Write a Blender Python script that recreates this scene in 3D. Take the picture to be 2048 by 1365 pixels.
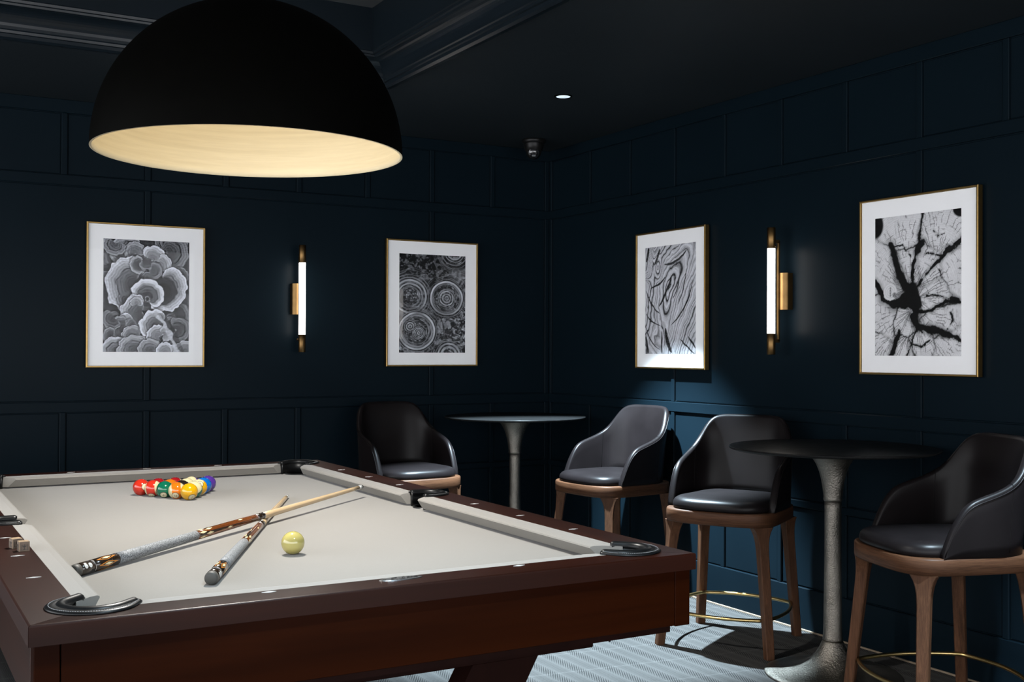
import bpy, bmesh, math, random
import numpy as np
from mathutils import Vector, Matrix

for o in list(bpy.data.objects):
    bpy.data.objects.remove(o, do_unlink=True)
SC = bpy.context.scene
COL = SC.collection
PI = math.pi

# ------------------------------------------------------------------ camera
# world frame: room corner at the origin, wall_left is the plane y=0, wall_right the plane x=0, floor z=0
CAM = Vector((-3.7606, -6.0837, 1.28))
YAW, PITCH, ROLL = math.radians(29.832), math.radians(0.4745), math.radians(0.2303)
fw = Vector((math.sin(YAW)*math.cos(PITCH), math.cos(YAW)*math.cos(PITCH), math.sin(PITCH)))
rt = Vector((math.cos(YAW), -math.sin(YAW), 0))
upv = rt.cross(fw)
r2 = rt*math.cos(ROLL) + upv*math.sin(ROLL)
u2 = upv*math.cos(ROLL) - rt*math.sin(ROLL)
cd = bpy.data.cameras.new('camera')
cd.sensor_width = 36.0
cd.lens = 2256.77*36/2048
cd.clip_start = 0.05
cam = bpy.data.objects.new('camera', cd)
COL.objects.link(cam)
cam.matrix_world = Matrix(((r2.x, u2.x, -fw.x, CAM.x), (r2.y, u2.y, -fw.y, CAM.y), (r2.z, u2.z, -fw.z, CAM.z), (0, 0, 0, 1)))
SC.camera = cam

# ------------------------------------------------------------------ world, exposure
wd = bpy.data.worlds.new('room_ambience')
SC.world = wd
wd.use_nodes = True
bg = wd.node_tree.nodes['Background']
bg.inputs[0].default_value = (0.95, 0.965, 1.0, 1)
bg.inputs[1].default_value = 4.8
SC.view_settings.view_transform = 'Standard'
SC.view_settings.look = 'None'
SC.view_settings.gamma = 1
SC.view_settings.use_curve_mapping = False
SC.view_settings.exposure = 0.0

SPOT_POWER = 2900.0       # ceiling downlights
SPOT_ANGLE = 64.0
SPOT_BLEND = 0.42
SPOT_COLOR = (0.68, 0.87, 1.0)
PEND_SPOT, PEND_BULB = 165.0, 2.7
PEND_COLOR = (1.0, 0.97, 0.92)
TUBE_EMIT = 11.0

# ------------------------------------------------------------------ node helpers
def new_mat(name):
    m = bpy.data.materials.new(name)
    m.use_nodes = True
    return m, m.node_tree, m.node_tree.nodes['Principled BSDF']

def N(nt, typ, **kw):
    n = nt.nodes.new(typ)
    for k, v in kw.items():
        if k.startswith('i_'):
            key = k[2:]
            key = int(key) if key.isdigit() else key.replace('_', ' ')
            n.inputs[key].default_value = v
        else:
            setattr(n, k, v)
    return n

def L(nt, a, b):
    nt.links.new(a, b)

def ramp(nt, fac, stops, interp='LINEAR'):
    r = nt.nodes.new('ShaderNodeValToRGB')
    r.color_ramp.interpolation = interp
    el = r.color_ramp.elements
    while len(el) < len(stops):
        el.new(0.5)
    for e, (p, c) in zip(el, stops):
        e.position = p
        e.color = (c[0], c[1], c[2], 1)
    L(nt, fac, r.inputs[0])
    return r

def coords(nt, scale=(1, 1, 1), kind='Object'):
    tc = nt.nodes.new('ShaderNodeTexCoord')
    mp = nt.nodes.new('ShaderNodeMapping')
    mp.inputs['Scale'].default_value = scale
    L(nt, tc.outputs[kind], mp.inputs[0])
    return mp.outputs[0]

def noise(nt, vec, scale, detail=3, rough=0.5, dist=0.0):
    n = N(nt, 'ShaderNodeTexNoise')
    n.inputs['Scale'].default_value = scale
    n.inputs['Detail'].default_value = detail
    n.inputs['Roughness'].default_value = rough
    n.inputs['Distortion'].default_value = dist
    L(nt, vec, n.inputs['Vector'])
    return n.outputs[0]

def bump(nt, bsdf, h, strength, dist=0.001):
    b = N(nt, 'ShaderNodeBump')
    b.inputs['Strength'].default_value = strength
    b.inputs['Distance'].default_value = dist
    L(nt, h, b.inputs['Height'])
    L(nt, b.outputs[0], bsdf.inputs['Normal'])

def solid(name, col, rough=0.5, metal=0.0, spec=0.5, vary=0.12, nscale=30.0, coat=0.0, bumps=0.0):
    m, nt, b = new_mat(name)
    v = coords(nt)
    f = noise(nt, v, nscale, 3)
    r = ramp(nt, f, [(0.3, [c*(1-vary) for c in col]), (0.7, [min(1, c*(1+vary)) for c in col])])
    L(nt, r.outputs[0], b.inputs['Base Color'])
    b.inputs['Roughness'].default_value = rough
    b.inputs['Metallic'].default_value = metal
    b.inputs['Specular IOR Level'].default_value = spec
    b.inputs['Coat Weight'].default_value = coat
    b.inputs['Coat Roughness'].default_value = 0.1
    if bumps:
        bump(nt, b, f, bumps)
    return m

def wood(name, dark, light, axis=0, rough=0.35, scale=14.0, coat=0.0, spec=0.5, grain=0.25, kind='Object'):
    m, nt, b = new_mat(name)
    if isinstance(axis, tuple):
        sc = list(axis)
    else:
        sc = [scale, scale, scale]
        sc[axis] = scale*0.06
    v = coords(nt, sc, kind)
    f1 = noise(nt, v, 1.0, 4, 0.6, 0.6)
    f2 = noise(nt, v, 7.0, 5, 0.7, 0.2)
    mx = N(nt, 'ShaderNodeMath', operation='MULTIPLY_ADD')
    mx.inputs[1].default_value = grain
    L(nt, f2, mx.inputs[0])
    sb = N(nt, 'ShaderNodeMath', operation='MULTIPLY')
    sb.inputs[1].default_value = 1 - grain
    L(nt, f1, sb.inputs[0])
    L(nt, sb.outputs[0], mx.inputs[2])
    r = ramp(nt, mx.outputs[0], [(0.32, dark), (0.66, light)])
    L(nt, r.outputs[0], b.inputs['Base Color'])
    b.inputs['Roughness'].default_value = rough
    b.inputs['Specular IOR Level'].default_value = spec
    b.inputs['Coat Weight'].default_value = coat
    b.inputs['Coat Roughness'].default_value = 0.18
    bump(nt, b, f2, 0.05, 0.0004)
    return m

M = {}
M['wall'] = solid('navy_wall_paint', (0.0034, 0.0079, 0.0118), 0.38, 0, 0.045, 0.06, 3.0)
M['ceiling'] = solid('navy_ceiling_paint', (0.017, 0.022, 0.026), 0.5, 0, 0.06, 0.06, 2.0)
M['tray'] = solid('tray_paint', (0.060, 0.065, 0.070), 0.6, 0, 0.1, 0.06, 2.0)
M['moulding'] = solid('navy_gloss_moulding', (0.006, 0.010, 0.014), 0.28, 0, 0.25, 0.05, 3.0)
M['mahogany_x'] = wood('mahogany_along_x', (0.0075, 0.0015, 0.0004), (0.020, 0.0042, 0.0009), 0, 0.32, 9, 0.0, 0.03, 0.15)
M['mahogany_y'] = wood('mahogany_along_y', (0.0095, 0.0021, 0.0006), (0.025, 0.0058, 0.0014), 1, 0.30, 9, 0.0, 0.5, 0.15)
M['rail_x'] = wood('rail_wood_along_x', (0.0075, 0.0016, 0.0007), (0.020, 0.0044, 0.0018), 0, 0.38, 9, 0.0, 0.12, 0.15)
M['rail_y'] = wood('rail_wood_along_y', (0.0095, 0.0021, 0.0009), (0.025, 0.0058, 0.0024), 1, 0.45, 9, 0.0, 0.30, 0.15)
M['leg_wood'] = wood('dark_leg_wood', (0.006, 0.002, 0.0015), (0.012, 0.004, 0.003), 2, 0.35, 9, 0.0, 0.05, 0.15)
M['ash'] = wood('brown_stained_ash', (0.017, 0.0072, 0.0036), (0.088, 0.040, 0.0205), 2, 0.5, 34, 0.0, 0.12, 0.55)
M['ash_x'] = wood('brown_stained_ash_across', (0.017, 0.0072, 0.0036), (0.088, 0.040, 0.0205), (2.5, 2.5, 62.0), 0.48, 34, 0.0, 0.12, 0.55)
M['leather'] = solid('dark_brown_leather', (0.0066, 0.0052, 0.0055), 0.37, 0, 0.13, 0.15, 9.0, 0.0, 0.05)
M['stitch'] = solid('leather_seam', (0.004, 0.0033, 0.0034), 0.5, 0, 0.08)
M['pocket'] = solid('black_pocket_leather', (0.005, 0.0055, 0.006), 0.36, 0, 0.25, 0.2, 60, 0.0, 0.1)
M['thread'] = solid('pale_stitching', (0.25, 0.26, 0.27), 0.6)
M['liner'] = solid('pocket_liner', (0.008, 0.009, 0.010), 0.4)
M['brass'] = solid('satin_brass', (0.55, 0.40, 0.17), 0.28, 1.0, 0.5, 0.06, 40)
M['bronze'] = solid('aged_brass', (0.16, 0.095, 0.038), 0.38, 1.0, 0.5, 0.15, 25)
M['gold'] = solid('gold_frame', (0.30, 0.195, 0.070), 0.35, 1.0, 0.5, 0.10, 40)
M['mat_white'] = solid('white_mat_board', (0.93, 0.93, 0.94), 0.8, 0, 0.2, 0.01)
M['black'] = solid('black_paint', (0.0012, 0.0012, 0.0010), 0.6, 0, 0.02)
M['black_gloss'] = solid('black_plastic', (0.006, 0.006, 0.006), 0.35, 0, 0.2)
M['lens'] = solid('lens_glass', (0.01, 0.01, 0.012), 0.06, 0, 0.8)
M['steel'] = solid('brushed_steel', (0.30, 0.31, 0.32), 0.3, 1.0)
M['sight'] = solid('mother_of_pearl', (0.58, 0.60, 0.60), 0.25, 0, 0.6, 0.06, 200)
M['cream'] = solid('cream_cue_ball', (0.46, 0.40, 0.135), 0.12, 0, 0.5, 0.02, 8, 0.6)
M['white_disc'] = solid('ball_number_disc', (0.55, 0.50, 0.34), 0.15, 0, 0.5, 0.02)
M['ink'] = solid('black_ink', (0.012, 0.012, 0.012), 0.35)
M['maple'] = wood('pale_maple', (0.47, 0.34, 0.195), (0.58, 0.44, 0.27), 2, 0.25, 30, 0.4, 0.5, 0.3)
M['ebony'] = wood('ebony', (0.012, 0.008, 0.005), (0.030, 0.018, 0.010), 2, 0.2, 30, 0.6)
M['cocobolo'] = wood('cocobolo', (0.075, 0.018, 0.004), (0.26, 0.085, 0.022), 2, 0.2, 36, 0.6, 0.5, 0.4)
M['ivory'] = solid('ivory_inlay', (0.80, 0.70, 0.42), 0.25)
M['amber'] = solid('amber_inlay', (0.55, 0.20, 0.03), 0.25)
M['rubber'] = solid('grey_rubber', (0.060, 0.058, 0.052), 0.55)
M['silver'] = solid('silver_ring', (0.7, 0.7, 0.7), 0.25, 1.0)
M['tan'] = solid('pale_carpet_edging', (0.22, 0.17, 0.12), 0.7)
M['chalk_wood'] = solid('chalk_cube_wood', (0.30, 0.215, 0.135), 0.6, 0, 0.3, 0.2, 120)
M['chalk_label'] = solid('chalk_label_paper', (0.15, 0.112, 0.085), 0.6, 0, 0.3, 0.1, 120)

def mk_cloth():
    m, nt, b = new_mat('taupe_billiard_cloth')
    v = coords(nt)
    f = noise(nt, v, 900, 2, 0.7)
    g = noise(nt, v, 1.6, 2)
    r = ramp(nt, f, [(0.3, (0.205, 0.195, 0.178)), (0.7, (0.240, 0.230, 0.211))])
    r2_ = ramp(nt, g, [(0.3, (0.96, 0.96, 0.96)), (0.7, (1.03, 1.03, 1.03))])
    mx = N(nt, 'ShaderNodeMix', data_type='RGBA', blend_type='MULTIPLY')
    mx.inputs[0].default_value = 1
    L(nt, r.outputs[0], mx.inputs[6]); L(nt, r2_.outputs[0], mx.inputs[7])
    L(nt, mx.outputs[2], b.inputs['Base Color'])
    b.inputs['Roughness'].default_value = 0.9
    b.inputs['Specular IOR Level'].default_value = 0.15
    b.inputs['Sheen Weight'].default_value = 0.25
    b.inputs['Sheen Roughness'].default_value = 0.4
    bump(nt, b, f, 0.08, 0.0005)
    return m
M['cloth'] = mk_cloth()

def mk_carpet():
    m, nt, b = new_mat('grey_herringbone_carpet')
    tc = N(nt, 'ShaderNodeTexCoord')
    sp = N(nt, 'ShaderNodeSeparateXYZ')
    L(nt, tc.outputs['Object'], sp.inputs[0])
    def mth(op, a, bb=None, c=None):
        n = N(nt, 'ShaderNodeMath', operation=op)
        for i, q in enumerate((a, bb, c)):
            if q is None:
                continue
            if isinstance(q, (int, float)):
                n.inputs[i].default_value = q
            else:
                L(nt, q, n.inputs[i])
        return n.outputs[0]
    X, Y = sp.outputs[0], sp.outputs[1]
    W = 0.062
    col = mth('DIVIDE', X, W)
    tri = mth('PINGPONG', col, 1.0)                      # zigzag across two columns
    ph = mth('MULTIPLY_ADD', tri, W*1.74, Y)             # threads slanted one way, then the other
    wob = noise(nt, tc.outputs['Object'], 60, 2)
    st = mth('SINE', mth('MULTIPLY_ADD', ph, 2*PI/0.0175, mth('MULTIPLY', wob, 3.0)))
    st = mth('MULTIPLY_ADD', st, 0.5, 0.5)
    fr_ = mth('FRACT', col)
    lens = mth('SINE', mth('MULTIPLY', fr_, PI))         # threads fade towards the column edges
    odd = mth('GREATER_THAN', mth('FRACT', mth('MULTIPLY', col, 0.5)), 0.5)
    wt = mth('MULTIPLY_ADD', odd, 0.35, 0.65)
    dark = mth('MULTIPLY', mth('MULTIPLY', mth('POWER', st, 1.5), mth('POWER', lens, 0.7)), wt)
    fz = noise(nt, tc.outputs['Object'], 420, 3, 0.8)
    big = noise(nt, tc.outputs['Object'], 3, 2)
    seam = mth('GREATER_THAN', mth('SINE', mth('MULTIPLY_ADD', mth('MULTIPLY_ADD', X, 0.12, Y), 2*PI/0.25, 0.4)), 0.985)
    val = mth('SUBTRACT', 0.68, mth('MULTIPLY', dark, 0.62))
    val = mth('ADD', val, mth('MULTIPLY', mth('SUBTRACT', fz, 0.5), 0.55))
    val = mth('ADD', val, mth('MULTIPLY', seam, 0.12))
    val = mth('ADD', val, mth('MULTIPLY', mth('SUBTRACT', big, 0.5), 0.12))
    r = ramp(nt, val, [(0.0, (0.0075, 0.0078, 0.0078)), (0.5, (0.044, 0.0435, 0.0427)), (1.0, (0.092, 0.0905, 0.088))])
    L(nt, r.outputs[0], b.inputs['Base Color'])
    b.inputs['Roughness'].default_value = 0.95
    b.inputs['Specular IOR Level'].default_value = 0.1
    bump(nt, b, val, 0.5, 0.003)
    return m
M['carpet'] = mk_carpet()

def mk_cast():
    m, nt, b = new_mat('cast_pewter_metal')
    v = coords(nt)
    f = noise(nt, v, 130, 4, 0.65)
    g = noise(nt, v, 9, 3, 0.6)
    r = ramp(nt, g, [(0.3, (0.15, 0.137, 0.118)), (0.7, (0.27, 0.25, 0.22))])
    L(nt, r.outputs[0], b.inputs['Base Color'])
    b.inputs['Metallic'].default_value = 1.0
    rr = ramp(nt, g, [(0.3, (0.30,)*3), (0.7, (0.45,)*3)])
    L(nt, rr.outputs[0], b.inputs['Roughness'])
    bump(nt, b, f, 0.9, 0.004)
    return m
M['cast'] = mk_cast()

def mk_top():
    m, nt, b = new_mat('dark_patinated_table_top')
    v = coords(nt, (3, 40, 3))
    f = noise(nt, v, 4, 5, 0.65)
    r = ramp(nt, f, [(0.3, (0.005, 0.0052, 0.0054)), (0.7, (0.011, 0.0113, 0.0116))])
    L(nt, r.outputs[0], b.inputs['Base Color'])
    b.inputs['Metallic'].default_value = 0.0
    b.inputs['Specular IOR Level'].default_value = 0.07
    rr = ramp(nt, f, [(0.3, (0.26,)*3), (0.7, (0.42,)*3)])
    L(nt, rr.outputs[0], b.inputs['Roughness'])
    bump(nt, b, f, 0.1, 0.001)
    return m
M['top'] = mk_top()

def mk_lining():
    m, nt, b = new_mat('brushed_gold_leaf_lining')
    tc = N(nt, 'ShaderNodeTexCoord')
    mp = N(nt, 'ShaderNodeMapping')
    mp.inputs['Scale'].default_value = (1.2, 1.2, 26)
    L(nt, tc.outputs['Object'], mp.inputs[0])
    f = noise(nt, mp.outputs[0], 3, 4, 0.6)
    r = ramp(nt, f, [(0.3, (0.64, 0.555, 0.385)), (0.7, (0.74, 0.655, 0.47))])
    L(nt, r.outputs[0], b.inputs['Base Color'])
    b.inputs['Roughness'].default_value = 0.5
    b.inputs['Specular IOR Level'].default_value = 0.3
    return m
M['lining'] = mk_lining()

def mk_linen():
    m, nt, b = new_mat('grey_linen_wrap')
    v = coords(nt)
    f = noise(nt, v, 480, 2, 0.6)
    r = ramp(nt, f, [(0.38, (0.055, 0.06, 0.066)), (0.62, (0.34, 0.36, 0.38))])
    L(nt, r.outputs[0], b.inputs['Base Color'])
    b.inputs['Roughness'].default_value = 0.6
    bump(nt, b, f, 0.3, 0.0006)
    return m
M['linen'] = mk_linen()

def emit(name, col, s):
    m, nt, b = new_mat(name)
    b.inputs['Base Color'].default_value = (0.8, 0.8, 0.8, 1)
    b.inputs['Emission Color'].default_value = (*col, 1)
    v = coords(nt)
    f = noise(nt, v, 6, 1)
    r = ramp(nt, f, [(0.0, (s*0.97,)*3), (1.0, (s*1.03,)*3)])
    L(nt, r.outputs[0], b.inputs['Emission Strength'])
    return m
# ramps clamp to 1, so strengths above 1 are set directly
def emit2(name, col, s):
    m = emit(name, col, 1)
    nt = m.node_tree
    b = nt.nodes['Principled BSDF']
    for l in list(nt.links):
        if l.to_socket == b.inputs['Emission Strength']:
            nt.links.remove(l)
    b.inputs['Emission Strength'].default_value = s
    return m
M['tube'] = emit2('opal_tube_light', (1.0, 0.93, 0.86), TUBE_EMIT)
M['led'] = emit2('downlight_glass', (0.72, 0.88, 1.0), 0.85)
M['bulb'] = emit2('warm_bulb', (1.0, 0.85, 0.6), 2.0)

def mk_glass():
    m = bpy.data.materials.new('picture_glass')
    m.use_nodes = True
    nt = m.node_tree
    nt.nodes.clear()
    out = N(nt, 'ShaderNodeOutputMaterial')
    tr = N(nt, 'ShaderNodeBsdfTransparent')
    gl = N(nt, 'ShaderNodeBsdfGlossy')
    gl.inputs['Roughness'].default_value = 0.02
    fr = N(nt, 'ShaderNodeFresnel')
    # thin pane without refraction: keep the same reflectance on the back of the sheet
    ge = N(nt, 'ShaderNodeNewGeometry')
    mr = N(nt, 'ShaderNodeMapRange')
    mr.inputs['To Min'].default_value = 1.16
    mr.inputs['To Max'].default_value = 1/1.16
    L(nt, ge.outputs['Backfacing'], mr.inputs['Value'])
    L(nt, mr.outputs[0], fr.inputs[0])
    mx = N(nt, 'ShaderNodeMixShader')
    L(nt, fr.outputs[0], mx.inputs[0]); L(nt, tr.outputs[0], mx.inputs[1]); L(nt, gl.outputs[0], mx.inputs[2])
    L(nt, mx.outputs[0], out.inputs[0])
    return m
M['glass'] = mk_glass()

def mk_print(name):
    m, nt, b = new_mat(name)
    a = N(nt, 'ShaderNodeAttribute')
    a.attribute_name = 'ink'
    L(nt, a.outputs['Color'], b.inputs['Base Color'])
    b.inputs['Roughness'].default_value = 0.6
    b.inputs['Specular IOR Level'].default_value = 0.07
    return m
M['print'] = mk_print('photo_print')

# ------------------------------------------------------------------ object helpers
def link(name, me, mat=None, parent=None, smooth=False):
    o = bpy.data.objects.new(name, me)
    COL.objects.link(o)
    if mat is not None:
        me.materials.append(M[mat] if isinstance(mat, str) else mat)
    if parent is not None:
        o.parent = parent
    if smooth:
        me.polygons.foreach_set('use_smooth', [True]*len(me.polygons))
    return o

def from_bm(name, bm, mat=None, parent=None, smooth=False):
    bmesh.ops.recalc_face_normals(bm, faces=bm.faces)
    me = bpy.data.meshes.new(name)
    bm.to_mesh(me)
    bm.free()
    return link(name, me, mat, parent, smooth)

def thing(name, label, cat, loc=(0, 0, 0), rz=0.0, group=None):
    o = bpy.data.objects.new(name, None)
    COL.objects.link(o)
    o.empty_display_size = 0.05
    o.location = loc
    o.rotation_euler = (0, 0, rz)
    tag(o, label, cat, group)
    return o

def tag(o, label, cat, group=None):
    o['label'] = label
    o['category'] = cat
    if group:
        o['group'] = group
    return o

def struct(o, label, cat):
    o['kind'] = 'structure'
    o['label'] = label
    o['category'] = cat
    return o

def box_bm(x0, x1, y0, y1, z0, z1, bevel=0.0, seg=1, bm=None):
    bm2 = bmesh.new()
    vs = [bm2.verts.new((x, y, z)) for x in (x0, x1) for y in (y0, y1) for z in (z0, z1)]
    for f in ((0, 1, 3, 2), (4, 6, 7, 5), (0, 4, 5, 1), (2, 3, 7, 6), (0, 2, 6, 4), (1, 5, 7, 3)):
        bm2.faces.new([vs[i] for i in f])
    if bevel:
        bmesh.ops.bevel(bm2, geom=list(bm2.edges), offset=bevel, segments=seg, profile=0.5, affect='EDGES')
    if bm is None:
        return bm2
    me = bpy.data.meshes.new('tmp'); bm2.to_mesh(me); bm2.free(); bm.from_mesh(me); bpy.data.meshes.remove(me)
    return bm

def prism_bm(poly, z0, z1, bevel=0.0, seg=1):
    bm = bmesh.new()
    a = [bm.verts.new((x, y, z0)) for x, y in poly]
    b = [bm.verts.new((x, y, z1)) for x, y in poly]
    n = len(poly)
    for i in range(n):
        bm.faces.new((a[i], a[(i+1) % n], b[(i+1) % n], b[i]))
    bm.faces.new(list(reversed(a)))
    bm.faces.new(b)
    bmesh.ops.recalc_face_normals(bm, faces=bm.faces)
    if bevel:
        top = [e for e in bm.edges if all(abs(v.co.z - z1) < 1e-6 for v in e.verts)]
        bmesh.ops.bevel(bm, geom=top, offset=bevel, segments=seg, profile=0.5, affect='EDGES')
    return bm

def lathe_bm(prof, seg=48, closed=False):
    """prof: list of (r, z)"""
    bm = bmesh.new()
    rings = []
    for r, z in prof:
        if r < 1e-6:
            rings.append([bm.verts.new((0, 0, z))])
        else:
            rings.append([bm.verts.new((r*math.cos(2*PI*i/seg), r*math.sin(2*PI*i/seg), z)) for i in range(seg)])
    pairs = list(zip(rings, rings[1:]))
    if closed:
        pairs.append((rings[-1], rings[0]))
    for a, b in pairs:
        for i in range(seg):
            j = (i+1) % seg
            if len(a) == 1 and len(b) == 1:
                continue
            if len(a) == 1:
                bm.faces.new((a[0], b[i], b[j]))
            elif len(b) == 1:
                bm.faces.new((a[i], a[j], b[0]))
            else:
                bm.faces.new((a[i], a[j], b[j], b[i]))
    return bm

def tube_bm(pts, rad, seg=10, closed=False, caps=True, bm=None):
    """round tube through points; rad a number or a list"""
    if bm is None:
        bm = bmesh.new()
    pts = [Vector(p) for p in pts]
    n = len(pts)
    rads = [rad]*n if isinstance(rad, (int, float)) else list(rad)
    rings = []
    prev = None
    for i in range(n):
        if closed:
            t = (pts[(i+1) % n] - pts[i-1])
        else:
            t = pts[min(i+1, n-1)] - pts[max(i-1, 0)]
        t.normalize()
        if prev is None:
            a = Vector((0, 0, 1)) if abs(t.z) < 0.9 else Vector((1, 0, 0))
            u = t.cross(a).normalized()
        else:
            u = (prev - t*prev.dot(t)).normalized()
        prev = u
        w = t.cross(u)
        rings.append([bm.verts.new(pts[i] + (u*math.cos(2*PI*k/seg) + w*math.sin(2*PI*k/seg))*rads[i]) for k in range(seg)])
    m = n if closed else n-1
    for i in range(m):
        a, b = rings[i], rings[(i+1) % n]
        for k in range(seg):
            bm.faces.new((a[k], a[(k+1) % seg], b[(k+1) % seg], b[k]))
    if caps and not closed:
        bm.faces.new(list(reversed(rings[0])))
        bm.faces.new(rings[-1])
    return bm

def cut(o, cutters):
    """boolean-subtract cutter bmeshes from o and bake the result into its mesh"""
    tmp = []
    for bm in cutters:
        bmesh.ops.recalc_face_normals(bm, faces=bm.faces)
        me = bpy.data.meshes.new('cut'); bm.to_mesh(me); bm.free()
        c = bpy.data.objects.new('cut', me); COL.objects.link(c); c.parent = o.parent
        md = o.modifiers.new('b', 'BOOLEAN'); md.object = c; md.operation = 'DIFFERENCE'; md.solver = 'EXACT'
        tmp.append(c)
    dg = bpy.context.evaluated_depsgraph_get()
    dg.update()
    me2 = bpy.data.meshes.new_from_object(o.evaluated_get(dg))
    o.modifiers.clear()
    old = o.data
    o.data = me2
    bpy.data.meshes.remove(old)
    for c in tmp:
        me = c.data
        bpy.data.objects.remove(c); bpy.data.meshes.remove(me)

def text_mesh(s, size, depth=0.0):
    cu = bpy.data.curves.new('t', 'FONT')
    cu.body = s
    cu.size = size
    cu.align_x = 'CENTER'
    cu.align_y = 'CENTER'
    cu.extrude = depth
    o = bpy.data.objects.new('t', cu)
    COL.objects.link(o)
    dg = bpy.context.evaluated_depsgraph_get(); dg.update()
    me = bpy.data.meshes.new_from_object(o.evaluated_get(dg))
    bpy.data.objects.remove(o)
    bpy.data.curves.remove(cu)
    return me

# ------------------------------------------------------------------ room shell
ZC = 2.541
XL, YB = -7.0, -9.0        # room continues to the left and behind the camera

bm = box_bm(XL, 0.12, YB, 0.12, -0.1, 0.0)
struct(from_bm('floor', bm, 'carpet'), 'grey herringbone patterned carpet floor', 'floor')

def wall_piece(side, s0, s1, z0, z1, d0, d1, bevel):
    """box on a wall: s = distance from the corner along the wall, d = distance out of the wall"""
    if side == 'left':
        return box_bm(-s1, -s0, -d1, -d0, z0, z1, bevel)
    return box_bm(-d1, -d0, -s1, -s0, z0, z1, bevel)

RAILS = [(0.561, 0.593), (0.956, 1.009), (2.108, 2.160), (2.474, ZC)]
ROWS = [(0.194, 0.561, False), (0.593, 0.956, False), (1.009, 2.108, True), (2.160, 2.474, False)]
SW = 0.028
def build_wall(side, S, first, step, big0, count):
    label = {'left': 'dark navy panelled wall behind the pool table', 'right': 'dark navy panelled wall beside the bar tables'}[side]
    w = from_bm('wall_'+side, wall_piece(side, -0.12, S, 0, ZC+0.02, -0.12, 0.0, 0), 'wall')
    struct(w, label, 'wall')
    for z0, z1 in RAILS:
        from_bm('rail', wall_piece(side, 0.012, S, z0, z1, 0.0, 0.014, 0.0025), 'wall', w)
    cen = [0.026] + [first + step*i for i in range(count)]
    for z0, z1, big in ROWS:
        cs = [c for i, c in enumerate(cen) if (not big) or i == 0 or (i-1-big0) % 4 == 0]
        for c in cs:
            from_bm('stile', wall_piece(side, c-SW/2 if c > 0.1 else 0.012, c+SW/2, z0, z1, 0.0, 0.012, 0.0025), 'wall', w)
        ends = cs + [S+SW/2]
        for a, b in zip(ends, ends[1:]):
            if b - a < 0.08:
                continue
            from_bm('panel', wall_piece(side, a+SW/2+0.004, b-SW/2-0.004, z0+0.004, z1-0.004, 0.0, 0.004, 0.003), 'wall', w)
    b = from_bm('baseboard_'+side, wall_piece(side, 0.016, S, 0.0, 0.194, 0.0, 0.016, 0.003), 'wall')
    struct(b, 'dark navy baseboard along the %s wall' % side, 'baseboard')
build_wall('left', 7.0, 0.418, 0.4123, 1, 16)
build_wall('right', 8.98, 0.461, 0.4062, 2, 21)
struct(from_bm('trim_1', box_bm(-0.024, -0.0161, -8.98, -0.03, 0.0, 0.007, 0.001), 'tan'), 'thin tan carpet edging under the right wall', 'trim')

# ceiling with a raised tray over the pool table
TX0, TX1, TY0, TY1 = -4.0, -1.62, -4.45, -1.13
bm = bmesh.new()
for a in ((XL, TX0, YB, 0.12), (TX1, 0.12, YB, 0.12), (TX0, TX1, TY1, 0.12), (TX0, TX1, YB, TY0)):
    box_bm(*a, ZC, ZC+0.05, bm=bm)
ceil = struct(from_bm('ceiling', bm, 'ceiling'), 'dark navy ceiling with a raised tray above the pool table', 'ceiling')
TZ = 2.86
from_bm('tray_panel', box_bm(TX0-0.06, TX1+0.06, TY0-0.06, TY1+0.06, TZ, TZ+0.04), 'tray', ceil)
# crown moulding profile: (inward offset from the tray edge, height above the ceiling)
PROF = [(-0.035, -0.010), (-0.012, -0.012), (0.0, -0.004), (0.004, 0.008), (0.014, 0.010), (0.016, 0.020)]
for k in range(0, 11):
    a = k/10*PI/2
    PROF.append((0.022 + 0.070*(1-math.cos(a)), 0.024 + 0.074*math.sin(a)))
PROF += [(0.098, 0.100), (0.100, 0.108), (0.110, 0.110), (0.112, 0.120), (0.120, 0.122), (0.120, TZ-ZC), (-0.05, TZ-ZC), (-0.05, 0.05), (-0.035, 0.045)]
def tray_side(p0, p1, n):
    """moulding from p0 to p1 (tray corners), n = inward normal; mitred at 45 degrees"""
    p0, p1, n = Vector(p0), Vector(p1), Vector(n)
    t = (p1-p0).normalized()
    bm = bmesh.new()
    A = [bm.verts.new((*(p0 + n*o + t*o).to_tuple(), ZC+z)) for o, z in PROF]
    B = [bm.verts.new((*(p1 + n*o - t*o).to_tuple(), ZC+z)) for o, z in PROF]
    m = len(PROF)
    for i in range(m):
        bm.faces.new((A[i], A[(i+1) % m], B[(i+1) % m], B[i]))
    from_bm('crown_moulding', bm, 'moulding', ceil)
tray_side((TX0, TY1), (TX1, TY1), (0, -1))
tray_side((TX1, TY1), (TX1, TY0), (-1, 0))
tray_side((TX1, TY0), (TX0, TY0), (0, 1))
tray_side((TX0, TY0), (TX0, TY1), (1, 0))

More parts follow.
